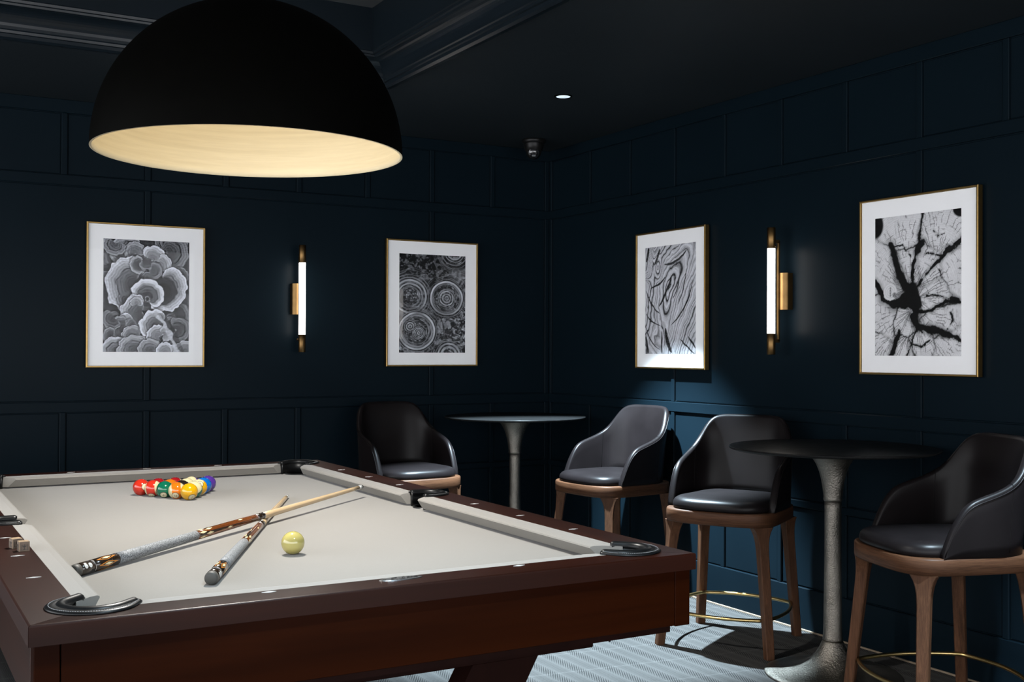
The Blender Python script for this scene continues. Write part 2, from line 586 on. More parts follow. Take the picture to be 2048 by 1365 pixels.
# ------------------------------------------------------------------ downlights
def downlight(x, y, label, power=1.0, angle=SPOT_ANGLE, blend=SPOT_BLEND):
    t = thing('downlight', label, 'ceiling light', (x, y, ZC), 0, 'recessed ceiling downlights')
    from_bm('trim_ring', lathe_bm([(0.036, 0.0), (0.036, -0.004), (0.044, -0.003), (0.045, 0.0)], 32), 'black', t, True)
    from_bm('lens', lathe_bm([(0.0, -0.0025), (0.0365, -0.0025), (0.0365, 0.0)], 32), 'led', t, True)
    ld = bpy.data.lights.new('downlight_lamp', 'SPOT')
    ld.energy = SPOT_POWER*power
    ld.color = SPOT_COLOR
    ld.spot_size = math.radians(angle)
    ld.spot_blend = blend
    ld.shadow_soft_size = 0.022
    lo = bpy.data.objects.new('downlight_lamp', ld)
    COL.objects.link(lo)
    lo.parent = t
    lo.location = (0, 0, -0.03)
downlight(-0.769, -1.367, 'small round white recessed downlight glowing in the navy ceiling')
downlight(-0.769, -4.25, 'recessed downlight over the right wall beyond the near bar stool', 0.27)
downlight(-2.81, -4.80, 'added fill downlight out of view, brightening the near end of the pool table', 0.085, 100.0, 1.0)  # added unseen fill, lifts the near half of the cloth
downlight(-5.1, -2.9, 'added fill downlight out of view, lighting the floor left of the pool table', 0.30, 95.0, 1.0)  # invented fill out of view for the left floor and table side

# ------------------------------------------------------------------ pool table
BED = 0.773
TCX, TCY = -2.809, -2.79
HW, HL = 0.560, 1.120          # half size of the playing field at the cushion noses
RW, RL = 0.612, 1.172          # cushion backs
OW, OL = 0.711, 1.250          # outer edge of the rails
ZR = 0.042                     # rail top above the bed
def pool_table():
    t = thing('pool_table', 'mahogany pool table with taupe cloth and black leather pockets', 'pool table', (TCX, TCY, 0))
    CPX, CPY, CPR, CARM = 0.586, 1.138, 0.053, 0.040      # corner pocket centres
    SPX, SPR, SARM = 0.625, 0.046, 0.036       # side pocket centres
    holes = [(sx*CPX, sy*CPY, CPR) for sx in (-1, 1) for sy in (-1, 1)] + [(-SPX, 0, SPR), (SPX, 0, SPR)]
    def cyl(h, extra=0.0):
        x, y, r = h
        bm = lathe_bm([(0, 0.5), (r+extra, 0.5), (r+extra, 1.2), (0, 1.2)], 40)
        bmesh.ops.translate(bm, verts=bm.verts, vec=(x, y, 0))
        return bm
    def slot(h):
        x, y, r = h
        a = math.atan2(y, x) if abs(y) > 0.5 else (0 if x > 0 else PI)
        if abs(y) > 0.5:
            a = math.atan2(math.copysign(1, y), math.copysign(1, x))
        d = Vector((math.cos(a), math.sin(a))); q = Vector((-d.y, d.x)); c = Vector((x, y)); r = r+0.004
        pts = [c + q*r - d*0.12] + [c + (d*math.cos(b) + q*math.sin(b))*r for b in [PI/2 - PI*i/24 for i in range(25)]] + [c - q*r - d*0.12]
        return prism_bm([(p.x, p.y) for p in pts], 0.5, 1.2)
    bed = from_bm('bed_cloth', box_bm(-RW-0.03, RW+0.03, -RL-0.03, RL+0.03, BED-0.03, BED), 'cloth', t)
    cut(bed, [cyl(h) for h in holes])
    from_bm('light_blocker', box_bm(-RW+0.06, RW-0.06, -RL+0.08, RL-0.08, BED-0.115, BED-0.031), 'leg_wood', t)  # unseen dark box added below the bed to block light
    # wooden rails, mitred at the corners
    zt, zb = BED+ZR, BED+ZR-0.037
    polys = {
        'near': [(-OW, -OL), (OW, -OL), (RW, -RL), (-RW, -RL)],
        'far': [(-OW, OL), (-RW, RL), (RW, RL), (OW, OL)],
        'left': [(-OW, -OL), (-RW, -RL), (-RW, RL), (-OW, OL)],
        'right': [(OW, -OL), (OW, OL), (RW, RL), (RW, -RL)]}
    rails = {}
    for k, poly in polys.items():
        cx = sum(p[0] for p in poly)/4; cy = sum(p[1] for p in poly)/4
        g = 0.0006
        poly = [(x - math.copysign(g, x)*(k in ('near', 'far')), y - math.copysign(g, y)*(k in ('left', 'right'))) for x, y in poly]
        bm = prism_bm(poly, zb, zt)
        # round the outer upper edge
        es = [e for e in bm.edges if all(abs(v.co.z-zt) < 1e-5 for v in e.verts) and
              all(abs(abs(v.co.x)-OW) < 2e-3 and k in ('left', 'right') or abs(abs(v.co.y)-OL) < 2e-3 and k in ('near', 'far') for v in e.verts)]
        bmesh.ops.bevel(bm, geom=es, offset=0.004, segments=3, profile=0.5, affect='EDGES')
        r = from_bm('rail', bm, 'rail_x' if k in ('near', 'far') else 'rail_y', t)
        cut(r, [slot(h) for h in holes if (k == 'near' and h[1] < -0.5) or (k == 'far' and h[1] > 0.5) or (k == 'left' and h[0] < 0) or (k == 'right' and h[0] > 0)])
        rails[k] = r
    # sights
    def sight(parent, x, y, along_x):
        a, b = (0.0145, 0.0055)
        pts = [(a, 0), (0, b), (-a, 0), (0, -b)] if along_x else [(b, 0), (0, a), (-b, 0), (0, -a)]
        bm = prism_bm([(x+p, y+q) for p, q in pts], zt-0.0005, zt+0.0007)
        from_bm('sight', bm, 'sight', parent)
    for i in (1, 2, 3):
        for s in (-1, 1):
            for e in (-1, 1):
                sight(rails['left' if e < 0 else 'right'], e*0.651, s*i*0.2745, True)
    for i in (-1, 0, 1):
        sight(rails['far'], i*0.277, 1.206, True)
        if i:
            sight(rails['near'], i*0.277, -1.186, True)
    # oval maker's plate on the near rail
    bm = lathe_bm([(0, 0.0012), (1, 0.0012), (1.04, 0.0)], 40)
    bmesh.ops.scale(bm, verts=bm.verts, vec=(0.046, 0.0155, 1))
    bmesh.ops.translate(bm, verts=bm.verts, vec=(-0.003, -1.190, zt))
    pl = from_bm('oval_plate', bm, 'steel', rails['near'])
    random.seed(5)
    bm = bmesh.new()
    for i in range(46):
        a, r = random.uniform(0, 2*PI), math.sqrt(random.random())*0.88
        x, y = -0.003 + 0.042*r*math.cos(a), -1.190 + 0.0135*r*math.sin(a)
        w = random.uniform(0.0012, 0.003)
        box_bm(x-w, x+w, y-w*0.5, y+w*0.5, zt+0.001, zt+0.0016, bm=bm)
    from_bm('engraving', bm, 'ink', rails['near'])
    # cushions: profile in (distance from back, height above bed)
    prof = [(0.0, 0.042), (0.030, 0.0415), (0.046, 0.039), (0.051, 0.0365), (0.052, 0.033), (0.048, 0.028), (0.032, 0.006), (0.010, 0.006), (0.0, 0.020)]
    def cushion(axis, sign, e0, k0, e1, k1):
        """axis 'y': runs along y at x=sign*RW; from e0 to e1 measured at the nose; k* how much longer it is at the back"""
        bm = bmesh.new()
        R0, R1 = [], []
        W = 0.052
        for u, z in prof:
            f = 1 - u/W
            a = e0 - k0*f; b = e1 + k1*f
            if axis == 'y':
                x = sign*(RW - u)
                R0.append(bm.verts.new((x, a, BED+z))); R1.append(bm.verts.new((x, b, BED+z)))
            else:
                y = sign*(RL - u)
                R0.append(bm.verts.new((a, y, BED+z))); R1.append(bm.verts.new((b, y, BED+z)))
        m = len(prof)
        for i in range(m):
            bm.faces.new((R0[i], R0[(i+1) % m], R1[(i+1) % m], R1[i]))
        bm.faces.new(R0); bm.faces.new(list(reversed(R1)))
        o = from_bm('cushion', bm, 'cloth', t)
        return o
    for s in (-1, 1):
        cushion('y', s, -HL+0.083, 0.062, -0.066, 0.018)
        cushion('y', s, 0.066, 0.018, HL-0.083, 0.062)
        cushion('x', s, -HW+0.083, 0.062, HW-0.083, 0.062)
    # pockets: a leather horseshoe whose arms reach forward to the cushion ends
    def pocket(x, y, r, ang, arm, fl_w):
        """ang: direction pointing away from the play field"""
        dr = Vector((math.cos(ang), math.sin(ang)))
        pp = Vector((-dr.y, dr.x))
        c = Vector((x, y))
        def upath(rad, arm_):
            """centre line at distance rad: arm, half circle, arm; returns (point, outward normal)"""
            out = []
            for i in range(8):
                out.append((c + pp*rad - dr*arm_*(1-i/8), pp))
            for i in range(29):
                a = PI/2 - PI*i/28
                nrm = dr*math.cos(a) + pp*math.sin(a)
                out.append((c + nrm*rad, nrm))
            for i in range(1, 9):
                out.append((c - pp*rad - dr*arm_*i/8, -pp))
            return out
        p = from_bm('pocket_liner', lathe_bm([(r-0.004, 0.0), (r+0.001, 0.0), (r+0.001, -0.10), (0, -0.10), (0, -0.097), (r-0.004, -0.097)], 40), 'liner', t, True)
        p.location = (x, y, BED+0.004)
        pa = upath(r+0.005, arm)
        n = len(pa)
        rad = [0.0105]*n
        rad[0] = rad[-1] = 0.008
        from_bm('pocket_rim', tube_bm([(q.x, q.y, zt) for q, _ in pa], rad, 14), 'pocket', t, True)
        def sweep(name, pa_, section, mat):
            bm = bmesh.new()
            prev = None
            for i, (q, nr) in enumerate(pa_):
                col = [bm.verts.new((q.x+nr.x*o, q.y+nr.y*o, z)) for o, z in section(i/(len(pa_)-1))]
                m = len(col)
                if prev:
                    for k in range(m):
                        bm.faces.new((prev[k], prev[(k+1) % m], col[(k+1) % m], col[k]))
                else:
                    bm.faces.new(col)
                prev = col
            bm.faces.new(list(reversed(prev)))
            return from_bm(name, bm, mat, t, True)
        sweep('pocket_skirt', upath(r, arm), lambda f: ((-0.004, zt+0.002), (-0.003, BED-0.006), (0.003, BED-0.006), (0.006, zt+0.002)), 'pocket')
        outer = []
        def sec(f):
            e = abs(2*f-1)
            w = 0.010 + fl_w*max(0.0, 1 - e**2.6)
            hi = 0.0062
            return ((0.0, zt-0.0005), (0.0, zt+hi), (w-0.004, zt+hi*0.9), (w, zt+hi*0.4), (w-0.001, zt-0.0005))
        pf = upath(r+0.008, arm*1.05)
        fl = sweep('pocket_flange', pf, sec, 'pocket')
        for i, (q, nr) in enumerate(pf):
            w = sec(i/(len(pf)-1))[2][0] - 0.003
            outer.append((q.x+nr.x*w, q.y+nr.y*w, zt+0.0060))
        bm = bmesh.new()
        for i in range(1, n-2):
            p0 = Vector(outer[i]); p1 = Vector(outer[i+1])
            for h in (0.0, 0.5):
                tube_bm([p0.lerp(p1, h), p0.lerp(p1, h+0.3)], 0.00055, 5, bm=bm)
        from_bm('stitching', bm, 'thread', fl)
    for sx in (-1, 1):
        for sy in (-1, 1):
            pocket(sx*CPX, sy*CPY, CPR, math.atan2(sy, sx), CARM, 0.016)
        pocket(sx*SPX, 0, SPR, 0 if sx > 0 else PI, SARM, 0.006)
    # apron
    AZ0, AZ1 = 0.652, zb
    ax, ay = OW-0.022, OL-0.022
    for s in (-1, 1):
        from_bm('apron', box_bm(-ax+0.032, ax-0.032, s*ay-0.012, s*ay+0.012, AZ0, AZ1, 0.001), 'mahogany_x', t)
        from_bm('apron', box_bm(s*ax-0.012, s*ax+0.012, -ay+0.032, ay-0.032, AZ0, AZ1, 0.001), 'mahogany_y', t)
        for s2 in (-1, 1):
            from_bm('corner_post', box_bm(min(s*(ax-0.030), s*(ax+0.012)), max(s*(ax-0.030), s*(ax+0.012)),
                                          min(s2*(ay-0.030), s2*(ay+0.012)), max(s2*(ay-0.030), s2*(ay+0.012)), AZ0-0.002, AZ1, 0.0015), 'mahogany_x', t)
    from_bm('underframe', box_bm(-ax+0.02, ax-0.02, -ay+0.02, ay-0.02, 0.63, 0.652), 'leg_wood', t)
    # trestle: cross beam, two leaning boards and a foot beam at each end
    for s in (-1, 1):
        y = s*0.90
        from_bm('cross_beam', box_bm(-0.63, 0.63, y-0.05, y+0.05, 0.54, 0.63, 0.002), 'leg_wood', t)
        from_bm('foot_beam', box_bm(-0.30, 0.30, y-0.05, y+0.05, 0.0, 0.045, 0.002), 'leg_wood', t)
        for e in (-1, 1):
            bm = bmesh.new()
            q = [(0.30, 0.54), (0.48, 0.54), (0.20, 0.045), (0.02, 0.045)]
            A = [bm.verts.new((e*a, y-0.035, z)) for a, z in q]
            B = [bm.verts.new((e*a, y+0.035, z)) for a, z in q]
            for i in range(4):
                bm.faces.new((A[i], A[(i+1) % 4], B[(i+1) % 4], B[i]))
            bm.faces.new(A); bm.faces.new(list(reversed(B)))
            from_bm('leg', bm, 'leg_wood', t)
    from_bm('cue_peg', tube_bm([(0.563, -1.11, 0.633), (0.566, -1.112, 0.598)], 0.0022, 8), 'black_gloss', t)
    return t
pool_table()

# ------------------------------------------------------------------ balls
BR = 0.0286
def axes_from(d):
    d = Vector(d).normalized()
    up_ = Vector((0, 0, 1))
    x = up_.cross(d)
    if x.length < 1e-3:
        x = Vector((1, 0, 0))
    x.normalize()
    y = d.cross(x)
    return x, y, d
SPH = None
def ball_mesh(name):
    bm = bmesh.new()
    bmesh.ops.create_uvsphere(bm, u_segments=40, v_segments=24, radius=BR)
    me = bpy.data.meshes.new(name); bm.to_mesh(me); bm.free()
    me.polygons.foreach_set('use_smooth', [True]*len(me.polygons))
    return me
def ball_mat(name, col, axis=None):
    m, nt, b = new_mat(name)
    tc = N(nt, 'ShaderNodeTexCoord')
    f = noise(nt, tc.outputs['Object'], 20, 2)
    r = ramp(nt, f, [(0.3, [c*0.97 for c in col]), (0.7, [min(1, c*1.03) for c in col])])
    if axis is None:
        L(nt, r.outputs[0], b.inputs['Base Color'])
    else:
        nv = N(nt, 'ShaderNodeVectorMath', operation='NORMALIZE')
        L(nt, tc.outputs['Object'], nv.inputs[0])
        dp = N(nt, 'ShaderNodeVectorMath', operation='DOT_PRODUCT')
        dp.inputs[1].default_value = Vector(axis).normalized()
        L(nt, nv.outputs[0], dp.inputs[0])
        ab = N(nt, 'ShaderNodeMath', operation='ABSOLUTE'); L(nt, dp.outputs['Value'], ab.inputs[0])
        gt = N(nt, 'ShaderNodeMath', operation='GREATER_THAN'); gt.inputs[1].default_value = 0.52
        L(nt, ab.outputs[0], gt.inputs[0])
        mx = N(nt, 'ShaderNodeMix', data_type='RGBA')
        L(nt, gt.outputs[0], mx.inputs[0]); L(nt, r.outputs[0], mx.inputs[6])
        mx.inputs[7].default_value = (0.54, 0.48, 0.28, 1)
        L(nt, mx.outputs[2], b.inputs['Base Color'])
    b.inputs['Roughness'].default_value = 0.10
    b.inputs['Coat Weight'].default_value = 0.5
    b.inputs['Coat Roughness'].default_value = 0.04
    return m
def cap_bm(d, half, r, hole=0.0, seg=28, rings=5):
    x, y, d = axes_from(d)
    bm = bmesh.new()
    prev = None
    for i in range(rings+1):
        a = hole + (half-hole)*i/rings
        if a < 1e-6:
            ring = [bm.verts.new(d*r)]
        else:
            ring = [bm.verts.new((d*math.cos(a) + (x*math.cos(2*PI*k/seg) + y*math.sin(2*PI*k/seg))*math.sin(a))*r) for k in range(seg)]
        if prev:
            for k in range(seg):
                j = (k+1) % seg
                if len(prev) == 1:
                    bm.faces.new((prev[0], ring[k], ring[j]))
                else:
                    bm.faces.new((prev[k], ring[k], ring[j], prev[j]))
        prev = ring
    return bm
def pool_ball(loc, num, col, label, disc=None, axis=None, twist=0.0, group=None):
    me = ball_mesh('pool_ball')
    o = link('pool_ball', me, ball_mat('ball_%d' % num, col, axis))
    o.location = loc
    tag(o, label, 'pool ball', group)
    if disc:
        from_bm('number_disc', cap_bm(disc, 0.40, BR*1.002), 'white_disc', o, True)
        from_bm('disc_ring', cap_bm(disc, 0.44, BR*1.0035, 0.385), 'ink', o, True)
        tm = text_mesh(str(num), 0.0135 if num < 10 else 0.0115)
        x, y, d = axes_from(disc)
        c, s = math.cos(twist), math.sin(twist)
        for v in tm.vertices:
            p, q = v.co.x*c - v.co.y*s, v.co.x*s + v.co.y*c
            v.co = (d*BR + x*p + y*q).normalized()*BR*1.014
        link('number', tm, 'ink', o)
    return o
YEL, BLU, RED, PUR, ORA, GRN, MAR, BLK = (0.54, 0.28, 0.003), (0.003, 0.10, 0.38), (0.44, 0.022, 0.010), (0.062, 0.022, 0.20), (0.52, 0.125, 0.005), (0.003, 0.10, 0.052), (0.24, 0.006, 0.009), (0.014, 0.010, 0.008)
APX = Vector((-2.814, -2.262, BED+BR))
DX, DY = 2*BR*1.003, 2*BR*1.003*math.sqrt(3)/2
tocam = lambda rx, up_: tuple(Vector((-0.28, -0.95, 0)).normalized() + Vector((0.95, -0.28, 0)).normalized()*rx + Vector((0, 0, up_)))
RIGHT = Vector((0.95, -0.28, 0))
rack = [
    # row, index, number, colour, striped, disc(right, up), stripe axis, label
    (0, 0, 1, YEL, (0.50, -0.85), None, 'yellow number one ball at the front tip of the racked triangle'),
    (1, 0, 13, ORA, (-0.15, -0.60), RIGHT + Vector((0, 0, 0.12)), 'orange striped thirteen ball just left of the front yellow ball'),
    (1, 1, 14, GRN, None, Vector((-0.1, -0.75, 0.55)), 'green striped ball, mostly cream, just right of the front yellow ball'),
    (2, 0, 6, GRN, (-0.12, -0.75), None, 'dark green number six ball on the left side of the rack'),
    (2, 1, 8, BLK, None, None, 'black ball in the middle of the rack'),
    (2, 2, 9, YEL, (0.20, 0.62), Vector((0.5, 0.3, -0.8)), 'yellow striped nine ball on the right side of the rack'),
    (3, 0, 11, RED, (-0.25, -1.5), RIGHT + Vector((0, -0.35, 0.1)), 'red and cream striped ball second from the left corner of the rack'),
    (3, 1, 5, ORA, None, None, 'orange ball half hidden behind the green six ball'),
    (3, 2, 10, BLU, None, Vector((-0.1, -0.5, 0.9)), 'cream topped striped ball behind the black ball'),
    (3, 3, 2, BLU, None, None, 'bright blue ball next to the purple corner ball'),
    (4, 0, 3, RED, (0.62, 0.16), None, 'red number three ball at the left back corner of the rack'),
    (4, 1, 7, MAR, None, None, 'maroon ball second from left in the back row of the rack'),
    (4, 2, 15, MAR, None, Vector((1, 0, 0)), 'maroon striped ball in the middle of the back row'),
    (4, 3, 12, PUR, None, Vector((-0.5, -0.6, 0.5)), 'cream and purple striped ball in the back row beside the purple ball'),
    (4, 4, 4, PUR, None, None, 'solid purple ball at the right back corner of the rack'),
]
for row, i, num, col, disc, axis, lab in rack:
    loc = APX + Vector(((i - row/2)*DX, row*DY, 0))
    pool_ball(loc, num, col, lab, tocam(*disc) if disc else None, tuple(axis) if axis is not None else None, -0.25 if disc else 0, 'racked pool balls')
cb = link('cue_ball', ball_mesh('cue_ball'), 'cream')
cb.location = (-2.839, -3.392, BED+BR)
tag(cb, 'plain cream cue ball lying alone in front of the crossed cues', 'pool ball')

# ------------------------------------------------------------------ cues
def pool_cue(butt, tip, label, rb=0.0150, rt_=0.0063, spin=0.0):
    b, tp = Vector(butt), Vector(tip)
    d = tp - b
    Ln = d.length
    t = thing('pool_cue', label, 'cue', b, 0, 'pool cues crossed on the table')
    q = Vector((0, 0, 1)).rotation_difference(d.normalized())
    t.rotation_euler = (q @ Matrix.Rotation(spin, 3, 'Z').to_quaternion()).to_euler()
    def rad(z):
        return rb + (rt_-rb)*min(1, max(0, z/Ln))**0.95
    def seg(name, z0, z1, mat, grow=0.0):
        n = max(2, int((z1-z0)/0.05)+1)
        pr_ = [(0, z0)] + [(rad(z0+(z1-z0)*i/n)+grow, z0+(z1-z0)*i/n) for i in range(n+1)] + [(0, z1)]
        return from_bm(name, lathe_bm(pr_, 28), mat, t, True)
    def shade(o):
        for p in o.data.polygons:
            p.use_smooth = len(p.vertices) == 4
        return o
    bpr = [(0, -0.012), (0.0105, -0.012), (0.0135, -0.010), (0.0148, -0.004), (0.0150, 0.004), (0, 0.004)]
    from_bm('bumper', lathe_bm(bpr, 28), 'rubber', t, True)
    shade(seg('butt_cap', 0.004, 0.048, 'ebony'))
    shade(seg('ring', 0.048, 0.050, 'silver', 0.0002))
    sl = shade(seg('butt_sleeve', 0.050, 0.135, 'ebony'))
    shade(seg('wrap', 0.135, 0.455, 'linen', 0.0002))
    fa = shade(seg('forearm', 0.455, 0.748, 'cocobolo'))
    shade(seg('ring', 0.748, 0.752, 'silver', 0.0002))
    shade(seg('joint_collar', 0.752, 0.785, 'ebony', 0.0003))
    shade(seg('ring', 0.785, 0.788, 'silver', 0.0003))
    shade(seg('shaft', 0.788, Ln-0.026, 'maple'))
    shade(seg('ferrule', Ln-0.026, Ln-0.004, 'sight', 0.0001))
    shade(seg('leather_tip', Ln-0.004, Ln, 'leather'))
    def diamond(parent, a, z, w, h, mat, lift):
        bm = bmesh.new()
        vs = []
        for da, dz in ((0, h), (w, 0), (0, -h), (-w, 0)):
            r = rad(z+dz) + lift
            an = a + da/r
            vs.append(bm.verts.new((r*math.cos(an), r*math.sin(an), z+dz)))
        r = rad(z) + lift
        c = bm.verts.new((r*math.cos(a), r*math.sin(a), z))
        for i in range(4):
            bm.faces.new((c, vs[i], vs[(i+1) % 4]))
        from_bm('inlay', bm, mat, parent)
    for k in range(6):
        a = k*PI/3
        diamond(sl, a, 0.092, 0.0062, 0.034, 'amber', 0.0004)
        diamond(sl, a, 0.092, 0.0045, 0.024, 'ebony', 0.0006)
        diamond(sl, a, 0.092, 0.0032, 0.015, 'ivory', 0.0009)
        diamond(fa, a, 0.505, 0.0034, 0.017, 'ivory', 0.0005)
        diamond(fa, a+PI/6, 0.475, 0.0034, 0.017, 'ivory', 0.0005)
        diamond(fa, a, 0.60 if k % 2 else 0.66, 0.0026, 0.013, 'ivory', 0.0004)
    # dark points running up the forearm
    for k in range(4):
        a = k*PI/2 + 0.4
        bm = bmesh.new()
        n = 8
        prev = None
        for i in range(n+1):
            z = 0.456 + (0.69-0.456)*i/n
            w = 0.0046*(1-i/n) + 0.0002
            r = rad(z) + 0.0002
            col = [bm.verts.new((r*math.cos(a+w*s/r), r*math.sin(a+w*s/r), z)) for s in (-1, 0, 1)]
            if prev:
                for j in range(2):
                    bm.faces.new((prev[j], prev[j+1], col[j+1], col[j]))
            prev = col
        from_bm('point_veneer', bm, 'ebony', fa)
    # round white dots on the butt cap
    cap = [c for c in t.children if c.name.startswith('butt_cap')][0]
    for k in range(3):
        a = k*2*PI/3 + 0.5
        for z in (0.018, 0.032):
            r = rad(z)+0.0003
            bm = bmesh.new()
            ctr = bm.verts.new((r*math.cos(a), r*math.sin(a), z))
            vs = [bm.verts.new((r*math.cos(a+0.0062*math.cos(u)/r), r*math.sin(a+0.0062*math.cos(u)/r), z+0.0055*math.sin(u))) for u in [2*PI*i/18 for i in range(18)]]
            for i in range(18):
                bm.faces.new((ctr, vs[i], vs[(i+1) % 18]))
            from_bm('dot_inlay', bm, 'sight', cap)
    return t
# the lower cue lies flat, the upper one rests across it
pool_cue((-3.110, -3.655, BED+0.0150), (-2.510, -2.368, BED+0.0068), 'lower pool cue lying flat on the cloth, round grey butt end facing the camera', spin=0.9)
dA = (Vector((-2.283, -2.479, 0)) - Vector((-3.336, -3.420, 0))).normalized()
pool_cue((-3.336 - dA.x*0.02, -3.420 - dA.y*0.02, BED+0.0148), (-2.283, -2.479, BED+0.0385), 'pool cue resting on top of the other cue, butt tucked against the left cushion', spin=0.2)

# ------------------------------------------------------------------ chalk cubes
def chalk(x, y, rz, label):
    t = thing('chalk_cube', label, 'chalk', (x, y, BED+ZR), rz, 'chalk cubes on the rail')
    h = 0.0115
    from_bm('cube', box_bm(-h, h, -h, h, 0, 2*h, 0.0012), 'chalk_wood', t)
    for k in range(4):
        lb = from_bm('paper_label', box_bm(-h+0.001, h-0.001, -h-0.0003, -h+0.0004, 0.0008, 2*h-0.0008), 'chalk_label', t)
        lb.rotation_euler = (0, 0, k*PI/2)
        bm = bmesh.new()
        y0, y1 = -h-0.0006, -h-0.0002
        def st(x0, z0, x1, z1, w=0.0006):
            box_bm(min(x0, x1)-w, max(x0, x1)+w, y0, y1, min(z0, z1)-w, max(z0, z1)+w, bm=bm)
        st(0, 0.005, 0, 0.016)                       # emblem: a trident on a bar inside a thin border
        st(-0.0032, 0.0115, -0.0032, 0.0155); st(0.0032, 0.0115, 0.0032, 0.0155)
        st(-0.0032, 0.0110, 0.0032, 0.0110); st(-0.002, 0.005, 0.002, 0.005)
        for a in ((-0.007, 0.004, -0.007, 0.016), (0.007, 0.004, 0.007, 0.016), (-0.007, 0.004, -0.004, 0.004), (0.004, 0.004, 0.007, 0.004)):
            st(*a, 0.0003)
        e = from_bm('emblem', bm, 'ink', t)
        e.rotation_euler = (0, 0, k*PI/2)
chalk(-3.4415, -3.276, math.radians(4), 'front chalk cube with a dark emblem on the left rail')
chalk(-3.452, -3.226, math.radians(14), 'rear chalk cube half hidden behind the other on the left rail')

# ------------------------------------------------------------------ counter stools
def outline(hw, yf, yb, bow, n, cnt=72, taper=0.0):
    """rounded-square outline, front at yf (negative y) bowed outward"""
    cy, hy = (yf+yb)/2, (yb-yf)/2
    pts = []
    for i in range(cnt):
        a = 2*PI*i/cnt
        c, s = math.cos(a), math.sin(a)
        k = (abs(c)**n + abs(s)**n)**(-1.0/n)
        x, y = c*k, s*k
        w = hw*(1 - taper*(y+1)/2)
        yy = cy + hy*y
        if y < 0:
            yy -= bow*(1 - x*x)*(-y)**3
        pts.append((x*w, yy))
    return pts

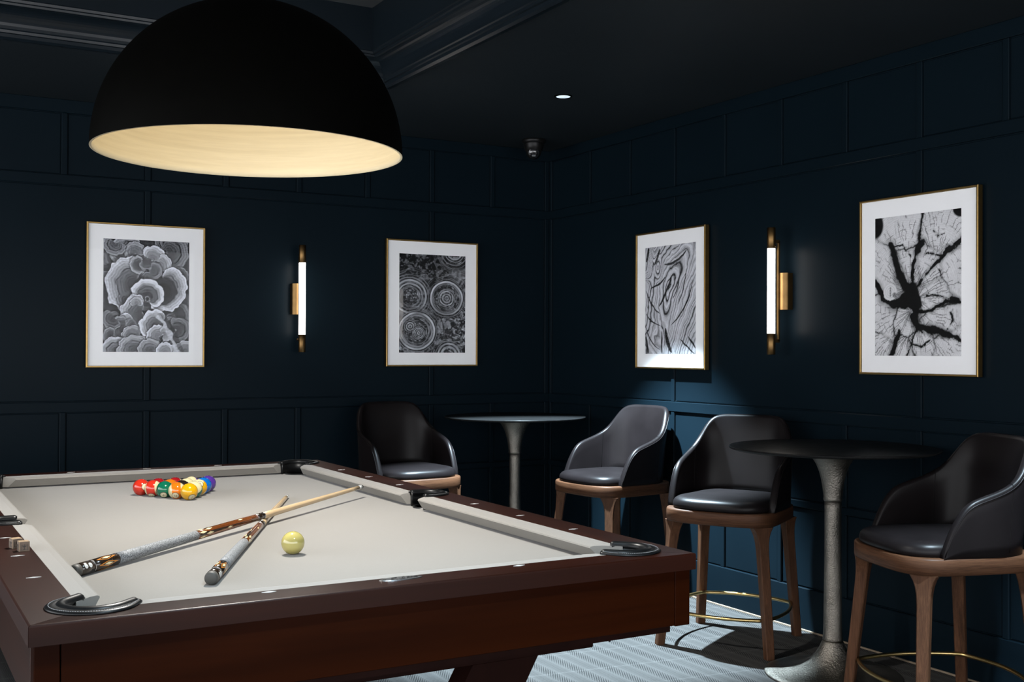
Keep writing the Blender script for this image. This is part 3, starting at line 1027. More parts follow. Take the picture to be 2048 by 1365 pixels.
def make_chair(label, loc, facing):
    t = thing('counter_stool', label, 'bar stool', (loc[0], loc[1], 0), math.radians(facing+90), 'leather counter stools')
    FZ0, FZ1 = 0.540, 0.597
    fo = outline(0.248, -0.243, 0.243, 0.020, 5.0, taper=0.05)
    bm = bmesh.new()
    lev = [(FZ0, 0.985), (FZ0+0.005, 1.0), (FZ1-0.008, 1.0), (FZ1-0.002, 0.992), (FZ1, 0.975), (FZ1, 0.5), (FZ1, 0.0)]
    rings = []
    for z, k in lev[:-1]:
        rings.append([bm.verts.new((x*k, y*k, z)) for x, y in fo])
    n = len(fo)
    for a, b in zip(rings, rings[1:]):
        for i in range(n):
            bm.faces.new((a[i], a[(i+1) % n], b[(i+1) % n], b[i]))
    bm.faces.new(list(reversed(rings[0]))); bm.faces.new(rings[-1])
    from_bm('seat_frame', bm, 'ash_x', t, True)
    # cushion
    co = outline(0.222, -0.240, 0.200, 0.020, 4.2, taper=0.05)
    bm = bmesh.new()
    rings = []
    prof = [(0.985, FZ1+0.001), (1.0, FZ1+0.010), (0.998, FZ1+0.020), (0.985, FZ1+0.031), (0.955, FZ1+0.040), (0.90, FZ1+0.047), (0.80, FZ1+0.051), (0.6, FZ1+0.053), (0.35, FZ1+0.053), (0.12, FZ1+0.053)]
    for k, z in prof:
        rings.append([bm.verts.new((x*k, -0.02+(y+0.02)*k, z)) for x, y in co])
    for a, b in zip(rings, rings[1:]):
        for i in range(n):
            bm.faces.new((a[i], a[(i+1) % n], b[(i+1) % n], b[i]))
    bm.faces.new(list(reversed(rings[0]))); bm.faces.new(rings[-1])
    from_bm('seat_cushion', bm, 'leather', t, True)
    # shell: U-shaped wall, arms rising into the back
    half = [Vector((0.226, -0.145 + 0.185*i/14)) for i in range(14)]
    for i in range(0, 29):
        a = i/28*PI/2
        half.append(Vector((0.226*math.cos(a)**0.72, 0.040 + 0.170*math.sin(a)**0.72)))
    # resample evenly
    def resample(p, m):
        d = [0]
        for a, b in zip(p, p[1:]):
            d.append(d[-1] + (b-a).length)
        out = []
        for i in range(m):
            s = d[-1]*i/(m-1)
            k = max(j for j in range(len(d)) if d[j] <= s+1e-9)
            k = min(k, len(p)-2)
            f = (s-d[k])/(d[k+1]-d[k]) if d[k+1] > d[k] else 0
            out.append(p[k].lerp(p[k+1], f))
        return out, d[-1]
    NH = 44
    hp, TL = resample(half, NH)
    tab = [(0, 0.618), (0.02, 0.672), (0.045, 0.722), (0.07, 0.758), (0.095, 0.779), (0.12, 0.790), (0.16, 0.803), (0.20, 0.817), (0.235, 0.834), (0.265, 0.858), (0.29, 0.895), (0.312, 0.938), (0.332, 0.964), (0.355, 0.979), (0.40, 0.987), (0.60, 0.989)]
    dd = np.linspace(0, TL, NH)
    hh = np.interp(dd, [a for a, _ in tab], [b for _, b in tab])
    for _ in range(2):
        hs = hh.copy(); hs[1:-1] = 0.25*hh[:-2] + 0.5*hh[1:-1] + 0.25*hh[2:]; hh = hs
    path = [(p, h, d) for p, h, d in zip(hp, hh, dd)] + [(Vector((-p.x, p.y)), h, d) for p, h, d in list(zip(hp, hh, dd))[-2::-1]]
    m = len(path)
    TH = 0.0145
    bm = bmesh.new()
    cols = []
    rim_out, seam_in = [], []
    for i in range(m):
        p, h, d = path[i]
        q0, q1 = path[max(0, i-1)][0], path[min(m-1, i+1)][0]
        tn = (q1-q0).normalized()
        nr = Vector((tn.y, -tn.x))          # outward
        if nr.dot(p - Vector((0, 0.0))) < 0:
            nr = -nr
        wb = min(1, max(0, (p.y + 0.02)/0.21))
        wb = wb*wb*(3-2*wb)
        def P(off, z, flare=True):
            k = (z-0.6)/0.39
            base = p + nr*(off + 0.010*k*(1-wb))
            y = base.y + 0.050*k**1.3*wb if k > 0 else base.y
            return (base.x, y, z)
        zb, zt = FZ1-0.001, h
        col = []
        for f in (0, 0.2, 0.4, 0.6, 0.8, 1.0):
            col.append(P(TH, zb + (zt-TH-zb)*f))
        for k in range(1, 6):
            a = k/6*PI
            col.append(P(TH*math.cos(a), zt-TH + TH*math.sin(a)))
        for f in (1.0, 0.8, 0.6, 0.4, 0.2, 0):
            col.append(P(-TH, zb + (zt-TH-zb)*f))
        cols.append([bm.verts.new(v) for v in col])
        rim_out.append(P(TH+0.0008, zt-TH*1.05))
        seam_in.append((d, [P(-TH-0.0003, z) for z in np.linspace(0.64, zt-TH, 10)] + [P(TH*math.cos(PI-a)*1.03, zt-TH+TH*math.sin(a)*1.03) for a in np.linspace(0.2, PI-0.2, 7)] + [P(TH+0.0003, z) for z in np.linspace(zt-TH, 0.61, 10)]))
    for a, b in zip(cols, cols[1:]):
        for k in range(len(a)-1):
            bm.faces.new((a[k], a[k+1], b[k+1], b[k]))
        bm.faces.new((a[-1], a[0], b[0], b[-1]))
    bm.faces.new(cols[0]); bm.faces.new(list(reversed(cols[-1])))
    sh = from_bm('shell', bm, 'leather', t, True)
    from_bm('piping', tube_bm(rim_out, 0.0022, 6), 'leather', sh, True)
    for idx in (int(NH*0.235/TL), m-1-int(NH*0.235/TL)):
        from_bm('seam', tube_bm(seam_in[idx][1], 0.0014, 5), 'stitch', sh, True)
    # legs, set diagonally at the corners
    for sx in (-1, 1):
        for sy in (-1, 1):
            foot = Vector((sx*(0.244 if sy < 0 else 0.228), sy*0.230))
            top = Vector((sx*0.194, sy*0.188))
            dg = Vector((sx, sy)).normalized()
            tg = Vector((-dg.y, dg.x))
            bm = bmesh.new()
            rs = []
            for z, w, th in ((0, 0.0175, 0.0165), (0.003, 0.0185, 0.0175), (0.25, 0.020, 0.019), (0.44, 0.0215, 0.0205), (0.475, 0.0235, 0.0215), (0.50, 0.0275, 0.023), (0.52, 0.034, 0.0245), (0.535, 0.042, 0.026), (0.541, 0.046, 0.027)):
                f = z/0.541
                c = foot.lerp(top, f)
                ch = 0.0035
                ring = []
                for a, b in ((w, th-ch), (w-ch, th), (-w+ch, th), (-w, th-ch), (-w, -th+ch), (-w+ch, -th), (w-ch, -th), (w, -th+ch)):
                    v = c + tg*a + dg*b
                    ring.append(bm.verts.new((v.x, v.y, z)))
                rs.append(ring)
            for a, b in zip(rs, rs[1:]):
                for k in range(8):
                    bm.faces.new((a[k], a[(k+1) % 8], b[(k+1) % 8], b[k]))
            bm.faces.new(list(reversed(rs[0]))); bm.faces.new(rs[-1])
            from_bm('leg', bm, 'ash', t)
    # brass foot ring with bowed sides
    zr = 0.152
    cs = []
    for sx, sy in ((-1, -1), (1, -1), (1, 1), (-1, 1)):
        foot = Vector((sx*(0.244 if sy < 0 else 0.228), sy*0.230)); top = Vector((sx*0.194, sy*0.188))
        c = foot.lerp(top, zr/0.541) - Vector((sx, sy)).normalized()*0.0205
        cs.append(c)
    pts = []
    for i in range(4):
        a, b = cs[i], cs[(i+1) % 4]
        mid = (a+b)/2
        out = mid.normalized()
        bow = 0.052 if i % 2 == 0 else 0.040
        for k in range(12):
            f = k/12
            q = a.lerp(b, f) + out*bow*4*f*(1-f)
            pts.append((q.x, q.y, zr))
    from_bm('foot_ring', tube_bm(pts, 0.0078, 10, closed=True), 'brass', t, True)
    return t
make_chair('dark leather stool at the far bar table, half hidden behind the pool table', (-1.178, -0.425), -87.3)
make_chair('dark leather stool against the blue wall, behind and left of the camera-facing stool', (-0.335, -1.185), -174.6)
make_chair('dark leather stool left of the near bar table, facing the camera', (-0.422, -2.223), -149.8)
make_chair('dark leather stool at the right edge beside the near bar table', (-0.462, -3.385), 162.0)

# ------------------------------------------------------------------ bar tables
def bar_table(x, y, label, rz):
    t = thing('bar_table', label, 'bar table', (x, y, 0), rz, 'round pedestal bar tables')
    ZT = 0.902
    from_bm('table_top', lathe_bm([(0, ZT-0.013), (0.392, ZT-0.013), (0.403, ZT-0.009), (0.406, ZT-0.004), (0.405, ZT-0.0005), (0.402, ZT), (0.2, ZT), (0, ZT)], 96), 'top', t, True)
    pr_ = [(0, 0.0), (0.262, 0.0), (0.264, 0.004), (0.262, 0.009), (0.240, 0.013), (0.200, 0.018), (0.160, 0.026), (0.120, 0.041), (0.090, 0.060), (0.068, 0.083), (0.052, 0.108), (0.042, 0.132), (0.0385, 0.138), (0, 0.138)]
    from_bm('base', lathe_bm(pr_, 64), 'cast', t, True)
    pr_ = [(0, 0.137), (0.037, 0.137), (0.0395, 0.143), (0.0375, 0.150), (0.0355, 0.20), (0.0335, 0.40), (0.0325, 0.55), (0.0325, 0.66), (0.0330, 0.688), (0, 0.688)]
    from_bm('column', lathe_bm(pr_, 40), 'cast', t, True)
    pr_ = [(0, 0.688), (0.034, 0.688), (0.0375, 0.695), (0.0360, 0.705), (0.0385, 0.725), (0.041, 0.745), (0.046, 0.775), (0.054, 0.805), (0.066, 0.835), (0.082, 0.860), (0.104, 0.879), (0.128, 0.888), (0.130, 0.8895), (0, 0.8895)]
    from_bm('top_flare', lathe_bm(pr_, 64), 'cast', t, True)
bar_table(-0.52, -0.47, 'round metal pedestal bar table in the far corner', 0.0)
bar_table(-0.430, -2.836, 'round metal pedestal bar table on the right between two stools', 0.0)

# ------------------------------------------------------------------ prints (ink computed per point of a fine grid)
RNG = np.random.RandomState(7)
def vnoise(u, v, fx, fy, seed):
    r = np.random.RandomState(seed)
    g = r.rand(int(fy)+4, int(fx)+4)
    x, y = np.clip(u, 0, 1)*fx, np.clip(v, 0, 1)*fy
    i, j = np.floor(x).astype(int), np.floor(y).astype(int)
    a, b = x-i, y-j
    a, b = a*a*(3-2*a), b*b*(3-2*b)
    return (g[j, i]*(1-a) + g[j, i+1]*a)*(1-b) + (g[j+1, i]*(1-a) + g[j+1, i+1]*a)*b
def fbm(u, v, fx, fy, seed, octs=4):
    s, amp, tot = 0, 1.0, 0
    for k in range(octs):
        s = s + amp*vnoise(u, v, fx*2**k, fy*2**k, seed+k*13)
        tot += amp
        amp *= 0.55
    return s/tot
AS = 0.58/0.435
def sstep(a, b, x):
    t = np.clip((x-a)/(b-a), 0, 1)
    return t*t*(3-2*t)

def print_fungus(u, v):
    V = 0.05 + 0.16*fbm(u, v, 14, 18, 3)
    w1 = fbm(u, v, 10, 13, 11) - 0.5
    w2 = fbm(u, v, 30, 40, 17, 3) - 0.5
    # x, y (fractions of the print), radius, opening direction (deg, 0 = right, 90 = up), spread, base tone, rim tone
    fans = []
    r = np.random.RandomState(21)
    for k in range(40):       # filler growth
        fans.append((r.rand(), r.rand(), 0.08+0.10*r.rand(), 60+r.rand()*150, 210, 0.10, 0.28+0.22*r.rand()))
    fans += [(0.75, 0.10, 0.24, 20, 240, 0.14, 0.42), (0.28, 0.12, 0.21, 130, 220, 0.20, 0.52), (0.36, 0.12, 0.13, 100, 240, 0.25, 0.62),
             (0.13, 0.04, 0.14, 250, 240, 0.20, 0.5), (0.88, 0.57, 0.16, 10, 240, 0.12, 0.42), (0.84, 0.67, 0.17, 20, 210, 0.12, 0.40),
             (0.86, 0.80, 0.15, 10, 280, 0.12, 0.45), (0.88, 0.31, 0.11, 0, 280, 0.12, 0.42),
             (0.37, 0.40, 0.340, 175, 205, 0.12, 0.80), (0.30, 0.52, 0.14, 250, 200, 0.14, 0.40),
             (0.41, 0.22, 0.105, 190, 280, 0.12, 0.62), (0.49, 0.19, 0.10, 330, 300, 0.16, 0.5), (0.56, 0.17, 0.16, 70, 180, 0.30, 0.85), (0.64, 0.22, 0.14, 20, 150, 0.35, 0.85),
             (0.57, 0.27, 0.105, 340, 290, 0.20, 0.48), (0.50, 0.275, 0.035, 0, 360, 0.02, 0.5), (0.50, 0.33, 0.06, 0, 360, 0.22, 0.40),
             (0.68, 0.42, 0.285, 335, 235, 0.08, 0.92), (0.68, 0.45, 0.155, 330, 360, 0.05, 0.13),
             (0.505, 0.50, 0.195, 65, 275, 0.10, 0.98), (0.505, 0.525, 0.032, 0, 360, 0.02, 0.6),
             (0.44, 0.66, 0.235, 170, 190, 0.15, 0.80), (0.38, 0.57, 0.075, 90, 260, 0.35, 0.8), (0.37, 0.76, 0.19, 200, 180, 0.18, 0.80),
             (0.24, 0.80, 0.16, 170, 200, 0.14, 0.5), (0.12, 0.70, 0.13, 220, 220, 0.12, 0.5), (0.10, 0.86, 0.10, 170, 240, 0.12, 0.5),
             (0.34, 0.86, 0.125, 120, 230, 0.25, 0.70), (0.15, 1.0, 0.17, 110, 230, 0.20, 0.75), (0.36, 0.99, 0.19, 120, 230, 0.18, 0.78),
             (0.62, 0.77, 0.195, 140, 200, 0.16, 0.98), (0.64, 0.86, 0.135, 150, 260, 0.30, 0.95), (0.70, 0.84, 0.09, 20, 250, 0.35, 0.9),
             (0.54, 0.99, 0.14, 120, 250, 0.18, 0.7), (0.72, 1.0, 0.11, 100, 250, 0.35, 0.88), (0.96, 1.0, 0.14, 120, 250, 0.25, 0.8)]
    for k, (x, y, R, dr, sp, lo, hi) in enumerate(fans):
        dx, dy = u-x+0.01*w2, (v-y)*AS+0.01*w2
        rr = np.hypot(dx, dy)
        th = np.arctan2(-dy, dx)
        da = (np.degrees(th) - dr + 180) % 360 - 180
        edge = np.clip(1 - (np.abs(da)/(sp/2))**6, 0, 1)
        rad = R*(0.08 + 0.92*np.sqrt(edge))*(1 + 0.035*np.abs(np.sin(th*4.5+k))*2 + 0.02*np.sin(th*15+2*k) + 0.22*w1)
        q = rr/np.maximum(rad, 1e-4)
        sh = np.clip(1 - (q-1)/0.16, 0, 1)*(q > 1)
        V = V*(1 - 0.75*sh)
        ringN = max(2.0, R/0.030)
        ph = q*ringN + 2.2*w1
        rings = np.sin(2*PI*ph)
        fine = np.sin(2*PI*ph*3.1+k)
        band = vnoise(np.clip(q*0.9, 0, 1), np.zeros_like(q)+((k*0.37) % 1), 11, 6, 300+k)
        tone = lo + (hi-lo)*q**2.0*(0.55+0.75*band) + (0.10*rings + 0.07*fine)*(0.25+0.75*q) + 0.05*np.sin(th*46+k)*q*q
        tone = tone + 0.18*sstep(0.92, 0.985, q)*(hi > 0.5) - 0.20*np.exp(-((q-0.60)/0.03)**2)
        V = np.where(q < 1, np.clip(tone, 0.015, 1), V)
    px = 0.57 + 0.275*np.clip((v-0.645)/0.33, 0, 1.2)**0.62
    d = np.abs(u-px - 0.010*np.sin(v*70))
    w = 0.030 + 0.010*np.sin(v*40)
    V = np.where((v > 0.65) & (u-px > 0) & (u-px < 0.09), V*0.55, V)
    V = np.where((v > 0.65) & (d < w), 0.50 + 0.45*fbm(u, v, 60, 80, 5, 2) - 5.0*d, V)
    V = V + 0.10*(fbm(u, v, 90, 120, 31, 2)-0.5)
    c = np.clip(V, 0.012, 0.95)**1.35
    return np.stack([c*0.92, c*0.95, c*1.04], -1)

def print_ripple(u, v):
    y = v*AS
    wx, wy = fbm(u, v, 9, 12, 41, 3)-0.5, fbm(u, v, 9, 12, 57, 3)-0.5
    base = fbm(np.clip(u+0.10*wx, 0, 1), np.clip(v+0.10*wy, 0, 1), 22, 40, 71, 3)
    V = 0.02 + 0.30*sstep(0.48, 0.75, base)
    fleck = vnoise(np.clip(u+0.06*wx, 0, 1), np.clip(v+0.04*wy, 0, 1), 30, 66, 91)
    V = V + 0.35*sstep(0.74, 0.97, fleck)
    V = V*(0.45 + 0.75*sstep(0.12, 0.45, v))
    V = V + 0.10*sstep(0.70, 0.85, u)*sstep(0.10, 0.16, v)*sstep(0.32, 0.22, v)
    for cx, cy, R, amp, lst in ((0.16, 0.43, 0.26, 1, ((0.235, 0.012, 0.95), (0.185, 0.010, 0.60), (0.275, 0.007, 0.45), (0.315, 0.006, 0.35), (0.14, 0.010, 0.40))),
                                (0.71, 0.44, 0.26, 1, ((0.238, 0.012, 1.00), (0.21, 0.010, 0.40), (0.10, 0.008, 0.80), (0.13, 0.006, 0.40), (0.06, 0.010, 0.60), (0.025, 0.008, 0.5), (0.28, 0.006, 0.30))),
                                (0.26, 0.78, 0.30, 1, ((0.262, 0.013, 0.95), (0.228, 0.012, 0.45), (0.30, 0.006, 0.35), (0.19, 0.008, 0.25), (0.345, 0.006, 0.28))),
                                (0.16, 0.735, 0.1, 0.6, ((0.055, 0.008, 0.7), (0.085, 0.005, 0.45), (0.022, 0.008, 0.6))),
                                (0.29, 0.80, 0.1, 0.6, ((0.07, 0.006, 0.7), (0.045, 0.006, 0.6), (0.018, 0.008, 0.7), (0.09, 0.004, 0.4))),
                                (0.83, -0.04, 0.2, 0.7, ((0.11, 0.010, 0.8), (0.15, 0.007, 0.45), (0.20, 0.006, 0.4), (0.25, 0.006, 0.35))),
                                (0.75, 1.02, 0.2, 0.7, ((0.16, 0.012, 0.8), (0.11, 0.016, 0.7), (0.20, 0.006, 0.35)))):
        dx, dy = u-cx+0.014*wx, y-cy*AS+0.014*wy
        rr = np.hypot(dx, dy*1.08)
        th = np.arctan2(dy, dx)
        ang = (th+PI)/(2*PI)
        tex = vnoise(ang, np.clip(rr*1.4, 0, 1), 26, 40, int(cx*977))
        ringy = 0.5+0.5*np.sin(rr*2*PI/0.030 + 2.5*tex)
        inf = np.exp(-(rr/(R*1.25))**3)
        V = V*(1-0.75*inf) + inf*(0.02 + 0.40*sstep(0.45, 0.85, tex)*ringy)
        for R0, wd_, am in lst:
            br = 0.40 + 0.60*np.clip(vnoise(ang, np.zeros_like(th)+0.5, 11, 1, int(R0*1000)+int(cx*100))*1.7-0.3, 0, 1)
            V = V*(1 - 0.6*np.exp(-((rr-R0-1.9*wd_)/wd_)**2)*am)
            V = np.maximum(V, am*0.8*br*np.exp(-((rr-R0)/(wd_*1.15))**4))
    c = np.clip(V, 0.010, 0.78)
    return np.stack([c*0.94, c*0.97, c*1.05], -1)

def print_grain(u, v):
    y = v*AS
    wx, wy = fbm(u, v, 3, 4, 141, 4)-0.5, fbm(u, v, 3, 4, 157, 4)-0.5
    hx, hy = fbm(u, v, 9, 12, 143, 3)-0.5, fbm(u, v, 9, 12, 159, 3)-0.5
    # long tilted loops above, strands sweeping round them and running down below
    X, Y = u-0.50+0.16*wx+0.03*hx, y-0.50+0.16*wy+0.03*hy
    a = math.radians(64)
    p, q = X*math.cos(a)-Y*math.sin(a), X*math.sin(a)+Y*math.cos(a)
    q2 = q - 0.35*p*p
    f = np.hypot(p*0.42, q2*1.30)
    kx, ky = (u-0.27+0.05*wx), (y-0.26+0.05*wy)
    f_knot = np.hypot(kx*1.35, ky*0.75)
    k = sstep(0.16, 0.08, f_knot)
    f = f*(1-k) + (0.55-f_knot*1.2)*k
    strands = 0.85*np.abs(u-0.42+0.22*wx)**0.9 + 0.16*np.sin(y*4+u*3) + 0.45*(y-0.95)*(u-0.42)
    low = sstep(0.62, 0.84, v + 0.30*(np.abs(u-0.36)-0.22))
    f = f*(1-low) + (strands+0.25)*low
    left = sstep(0.22, 0.06, u + 0.25*np.abs(v-0.15))*sstep(0.36, 0.20, v)
    f = f*(1-left) + (0.8*u + 0.25*v)*left
    # uneven ridge widths: stripes of a warped level set
    lv = f*15 + 1.6*vnoise(np.clip(f*1.1, 0, 1), np.zeros_like(f)+0.4, 13, 1, 177)
    fr_ = lv - np.floor(lv)
    ridge = np.sin(PI*fr_)**0.85
    dep = vnoise(np.clip(np.floor(lv)/24, 0, 1), np.clip(0.35*v+0.3*u, 0, 1), 24, 7, 185)
    groove = (1-ridge)*(0.35+0.9*dep)
    fine = vnoise(np.clip(f*1.1, 0, 1), np.clip(0.35*v+0.25*u, 0, 1), 190, 26, 191)
    V = 0.62 - 0.55*groove + 0.34*(fine-0.5) + 0.22*(fbm(u, v, 6, 8, 195)-0.5)
    V = V*(1-0.92*sstep(0.48, 0.85, groove))
    def cleft(x0, y0, x1, y1, w, bend=0.0):
        nonlocal V
        dx, dy = x1-x0, (y1-y0)*AS
        Ln = math.hypot(dx, dy)
        uu, yy = u+0.03*hx, y+0.03*hy
        s = ((uu-x0)*dx + (yy-y0*AS)*dy)/Ln**2
        sc_ = np.clip(s, 0, 1)
        d = np.abs(((uu-x0)*dy - (yy-y0*AS)*dx)/Ln + bend*4*sc_*(1-sc_))
        ww = w*np.sqrt(np.clip(4*s*(1-s), 0, 1)) + 1e-5
        V = V*(1 - 0.97*((s > 0) & (s < 1))*sstep(ww, ww*0.5, d))
    for c_ in ((0.38, 0.17, 0.82, 0.06, 0.024, 0.05), (0.30, 0.02, 0.20, 0.17, 0.030, 0), (0.07, 0.0, 0.02, 0.14, 0.03, 0), (0.54, 0.28, 0.28, 0.56, 0.024, -0.02),
               (0.10, 0.39, 0.42, 0.29, 0.018, 0.02), (0.95, 0.34, 0.52, 0.74, 0.016, -0.07), (0.34, 0.78, 0.34, 1.0, 0.020, 0), (0.42, 0.76, 0.55, 0.99, 0.045, 0.03),
               (0.02, 0.40, 0.30, 0.62, 0.016, 0.04), (0.02, 0.84, 0.07, 1.0, 0.026, 0), (0.86, 0.84, 1.0, 0.95, 0.020, 0), (0.70, 0.86, 0.98, 1.0, 0.014, 0), (0.70, 0.25, 0.56, 0.50, 0.012, -0.02), (0.82, 0.22, 0.66, 0.55, 0.012, -0.03), (0.02, 0.62, 0.32, 0.74, 0.014, 0.03), (0.0, 0.72, 0.30, 0.96, 0.014, 0.05)):
        cleft(*c_)
    V = V + 0.14*(fbm(u, v, 70, 95, 211, 2)-0.5)
    c = np.clip(V, 0.010, 0.80)
    return np.stack([c*0.95, c*0.96, c*1.03], -1)

def print_stump(u, v):
    y = v*AS
    wx, wy = fbm(u, v, 6, 8, 241, 4)-0.5, fbm(u, v, 6, 8, 257, 4)-0.5
    hx, hy = fbm(u, v, 30, 40, 243, 2)-0.5, fbm(u, v, 30, 40, 259, 2)-0.5
    # petals of the cracked stump: (centre x, y, inner apex x, y)
    seg = [(0.33, 0.13, 0.38, 0.42), (0.78, 0.14, 0.72, 0.34), (0.12, 0.36, 0.38, 0.53), (0.40, 0.37, 0.41, 0.52), (0.62, 0.37, 0.46, 0.54), (0.92, 0.40, 0.50, 0.55), (0.70, 0.60, 0.50, 0.60),
           (0.15, 0.76, 0.40, 0.66), (0.36, 0.78, 0.44, 0.68), (0.55, 0.92, 0.52, 0.76), (0.78, 0.73, 0.52, 0.68), (0.86, 0.95, 0.58, 0.80), (0.08, 0.97, 0.26, 0.82), (0.33, 0.97, 0.40, 0.85)]
    best = np.full(u.shape, 9.0); second = best.copy()
    AX, AY = np.zeros(u.shape), np.zeros(u.shape)
    IDX = np.zeros(u.shape)
    for i, (a, b, ax_, ay_) in enumerate(seg):
        d = np.hypot(u-a+0.16*wx, y-b*AS+0.16*wy)
        m_ = d < best
        second = np.where(m_, best, np.minimum(second, d))
        AX = np.where(m_, ax_, AX); AY = np.where(m_, ay_*AS, AY); IDX = np.where(m_, i, IDX)
        best = np.minimum(best, d)
    dx, dy = u-AX, y-AY
    rr = np.hypot(dx, dy) + 0.03*wx
    th = np.arctan2(-dy, dx) + 0.10*wy
    ang = (th+2*PI) % (2*PI)/(2*PI)
    V = 0.66 + 0.16*(fbm(u, v, 9, 12, 271)-0.5) + 0.12*(fbm(u, v, 80, 100, 277, 2)-0.5)
    V = V + 0.05*np.sin(rr*2*PI/0.019 + 4*hx)                     # growth rings
    # rays: thin dark lines fanning out of the inner apex, broken along their length
    nr = 64
    cell = ang*nr + 0.9*hy
    line = np.abs(cell - np.round(cell))/nr*2*PI*np.maximum(rr, 0.05)
    on = vnoise(np.clip(np.round(cell)/nr, 0, 1), np.clip(rr*1.2, 0, 1), nr, 9, 293)
    V = V*(1 - 0.72*sstep(0.0050, 0.0015, line)*sstep(0.42, 0.60, on))
    # cross cracks that follow the rings
    rc = rr/0.052 + IDX*0.37
    line = np.abs(rc - np.round(rc))*0.052 + 0.012*np.abs(hx)
    on = vnoise(ang, np.clip(np.round(rc)/22, 0, 1), 44, 22, 283)
    V = V*(1 - 0.75*sstep(0.0055, 0.0015, line)*sstep(0.55, 0.66, on))
    gap = second-best
    V = V*(1 - 0.30*sstep(0.07, 0.0, gap))
    V = V*(1 - 0.90*sstep(0.020, 0.006, gap)*sstep(0.30, 0.55, vnoise(u, v, 7, 9, 299)))
    ex, ey = u-0.43+0.05*wx+0.02*hx, y-0.59*AS+0.05*wy+0.02*hy
    r0, t0 = np.hypot(ex, ey), np.arctan2(-ey, ex)
    V = V*(1 - 0.99*sstep(0.135, 0.110, r0*(1+0.22*np.sin(3*t0+0.6))))
    def crack(pts, w0, w1):
        nonlocal V
        n = len(pts)-1
        for i in range(n):
            (x0, y0), (x1, y1) = pts[i], pts[i+1]
            gx, gy = x1-x0, (y1-y0)*AS
            Ln = math.hypot(gx, gy)
            s = np.clip(((u-x0)*gx + (y-y0*AS)*gy)/Ln**2, 0, 1)
            d = np.hypot(u-x0-s*gx+0.05*wx+0.022*hx, y-y0*AS-s*gy+0.05*wy+0.022*hy)
            w = w0 + (w1-w0)*(i+s)/n
            V = V*(1 - 0.30*sstep(w*2.2, w, d))
            V = V*(1 - 0.985*sstep(w, w*0.7, d))
    crack([(0.40, 0.55), (0.30, 0.42), (0.24, 0.30), (0.19, 0.20)], 0.055, 0.040)
    crack([(0.44, 0.52), (0.46, 0.36), (0.53, 0.22), (0.56, 0.10), (0.56, 0.0)], 0.020, 0.014)
    crack([(0.53, 0.25), (0.56, 0.22)], 0.045, 0.040)
    crack([(0.46, 0.54), (0.60, 0.43), (0.78, 0.32), (0.88, 0.27), (1.0, 0.20)], 0.014, 0.028)
    crack([(0.78, 0.32), (0.70, 0.29), (0.62, 0.285)], 0.014, 0.009)
    crack([(0.48, 0.66), (0.52, 0.78), (0.66, 0.82), (0.86, 0.84), (1.0, 0.90)], 0.045, 0.022)
    crack([(0.68, 0.815), (0.84, 0.84)], 0.040, 0.036)
    crack([(0.50, 0.68), (0.66, 0.69), (0.82, 0.62), (1.0, 0.63)], 0.020, 0.020)
    crack([(0.90, 0.60), (0.97, 0.61)], 0.035, 0.02)
    crack([(0.62, 0.575), (0.74, 0.58), (0.86, 0.60)], 0.013, 0.009)
    crack([(0.36, 0.60), (0.22, 0.635), (0.10, 0.58), (0.0, 0.47)], 0.050, 0.036)
    crack([(0.48, 0.72), (0.52, 0.80), (0.56, 0.83)], 0.050, 0.014)
    crack([(0.50, 0.80), (0.44, 0.92), (0.38, 1.0)], 0.013, 0.010)
    crack([(0.30, 0.83), (0.25, 0.90), (0.21, 1.0)], 0.024, 0.028)
    crack([(0.44, 0.92), (0.55, 0.93), (0.66, 0.88)], 0.012, 0.009)
    crack([(0.24, 0.22), (0.34, 0.21), (0.44, 0.29)], 0.012, 0.007)
    crack([(0.88, 0.70), (0.90, 0.76), (0.86, 0.80)], 0.013, 0.008)
    crack([(0.70, 0.14), (0.76, 0.17), (0.82, 0.16)], 0.012, 0.008)
    crack([(0.75, 0.40), (0.78, 0.47), (0.77, 0.52)], 0.009, 0.006)
    V = V*(1 - 0.99*sstep(0.115, 0.09, np.hypot(u-0.0, (y-0.07)*0.8)))
    V = V*(1 - 0.99*sstep(0.10, 0.085, np.hypot((u-1.0), (y-0.0)*1.2)))
    kn = np.hypot(u-0.185+0.03*wx, y-0.545*AS+0.03*wy)
    V = np.where(kn < 0.085, 0.66 + 0.09*np.sin(kn*2*PI/0.022) - 0.45*sstep(0.03, 0.02, np.hypot(u-0.24, y-0.565*AS)) - 0.4*sstep(0.012, 0.004, np.abs(u-0.19))*(kn < 0.05), V)
    c = np.clip(V, 0.008, 0.80)
    return np.stack([c*0.97, c*0.97, c*1.0], -1)

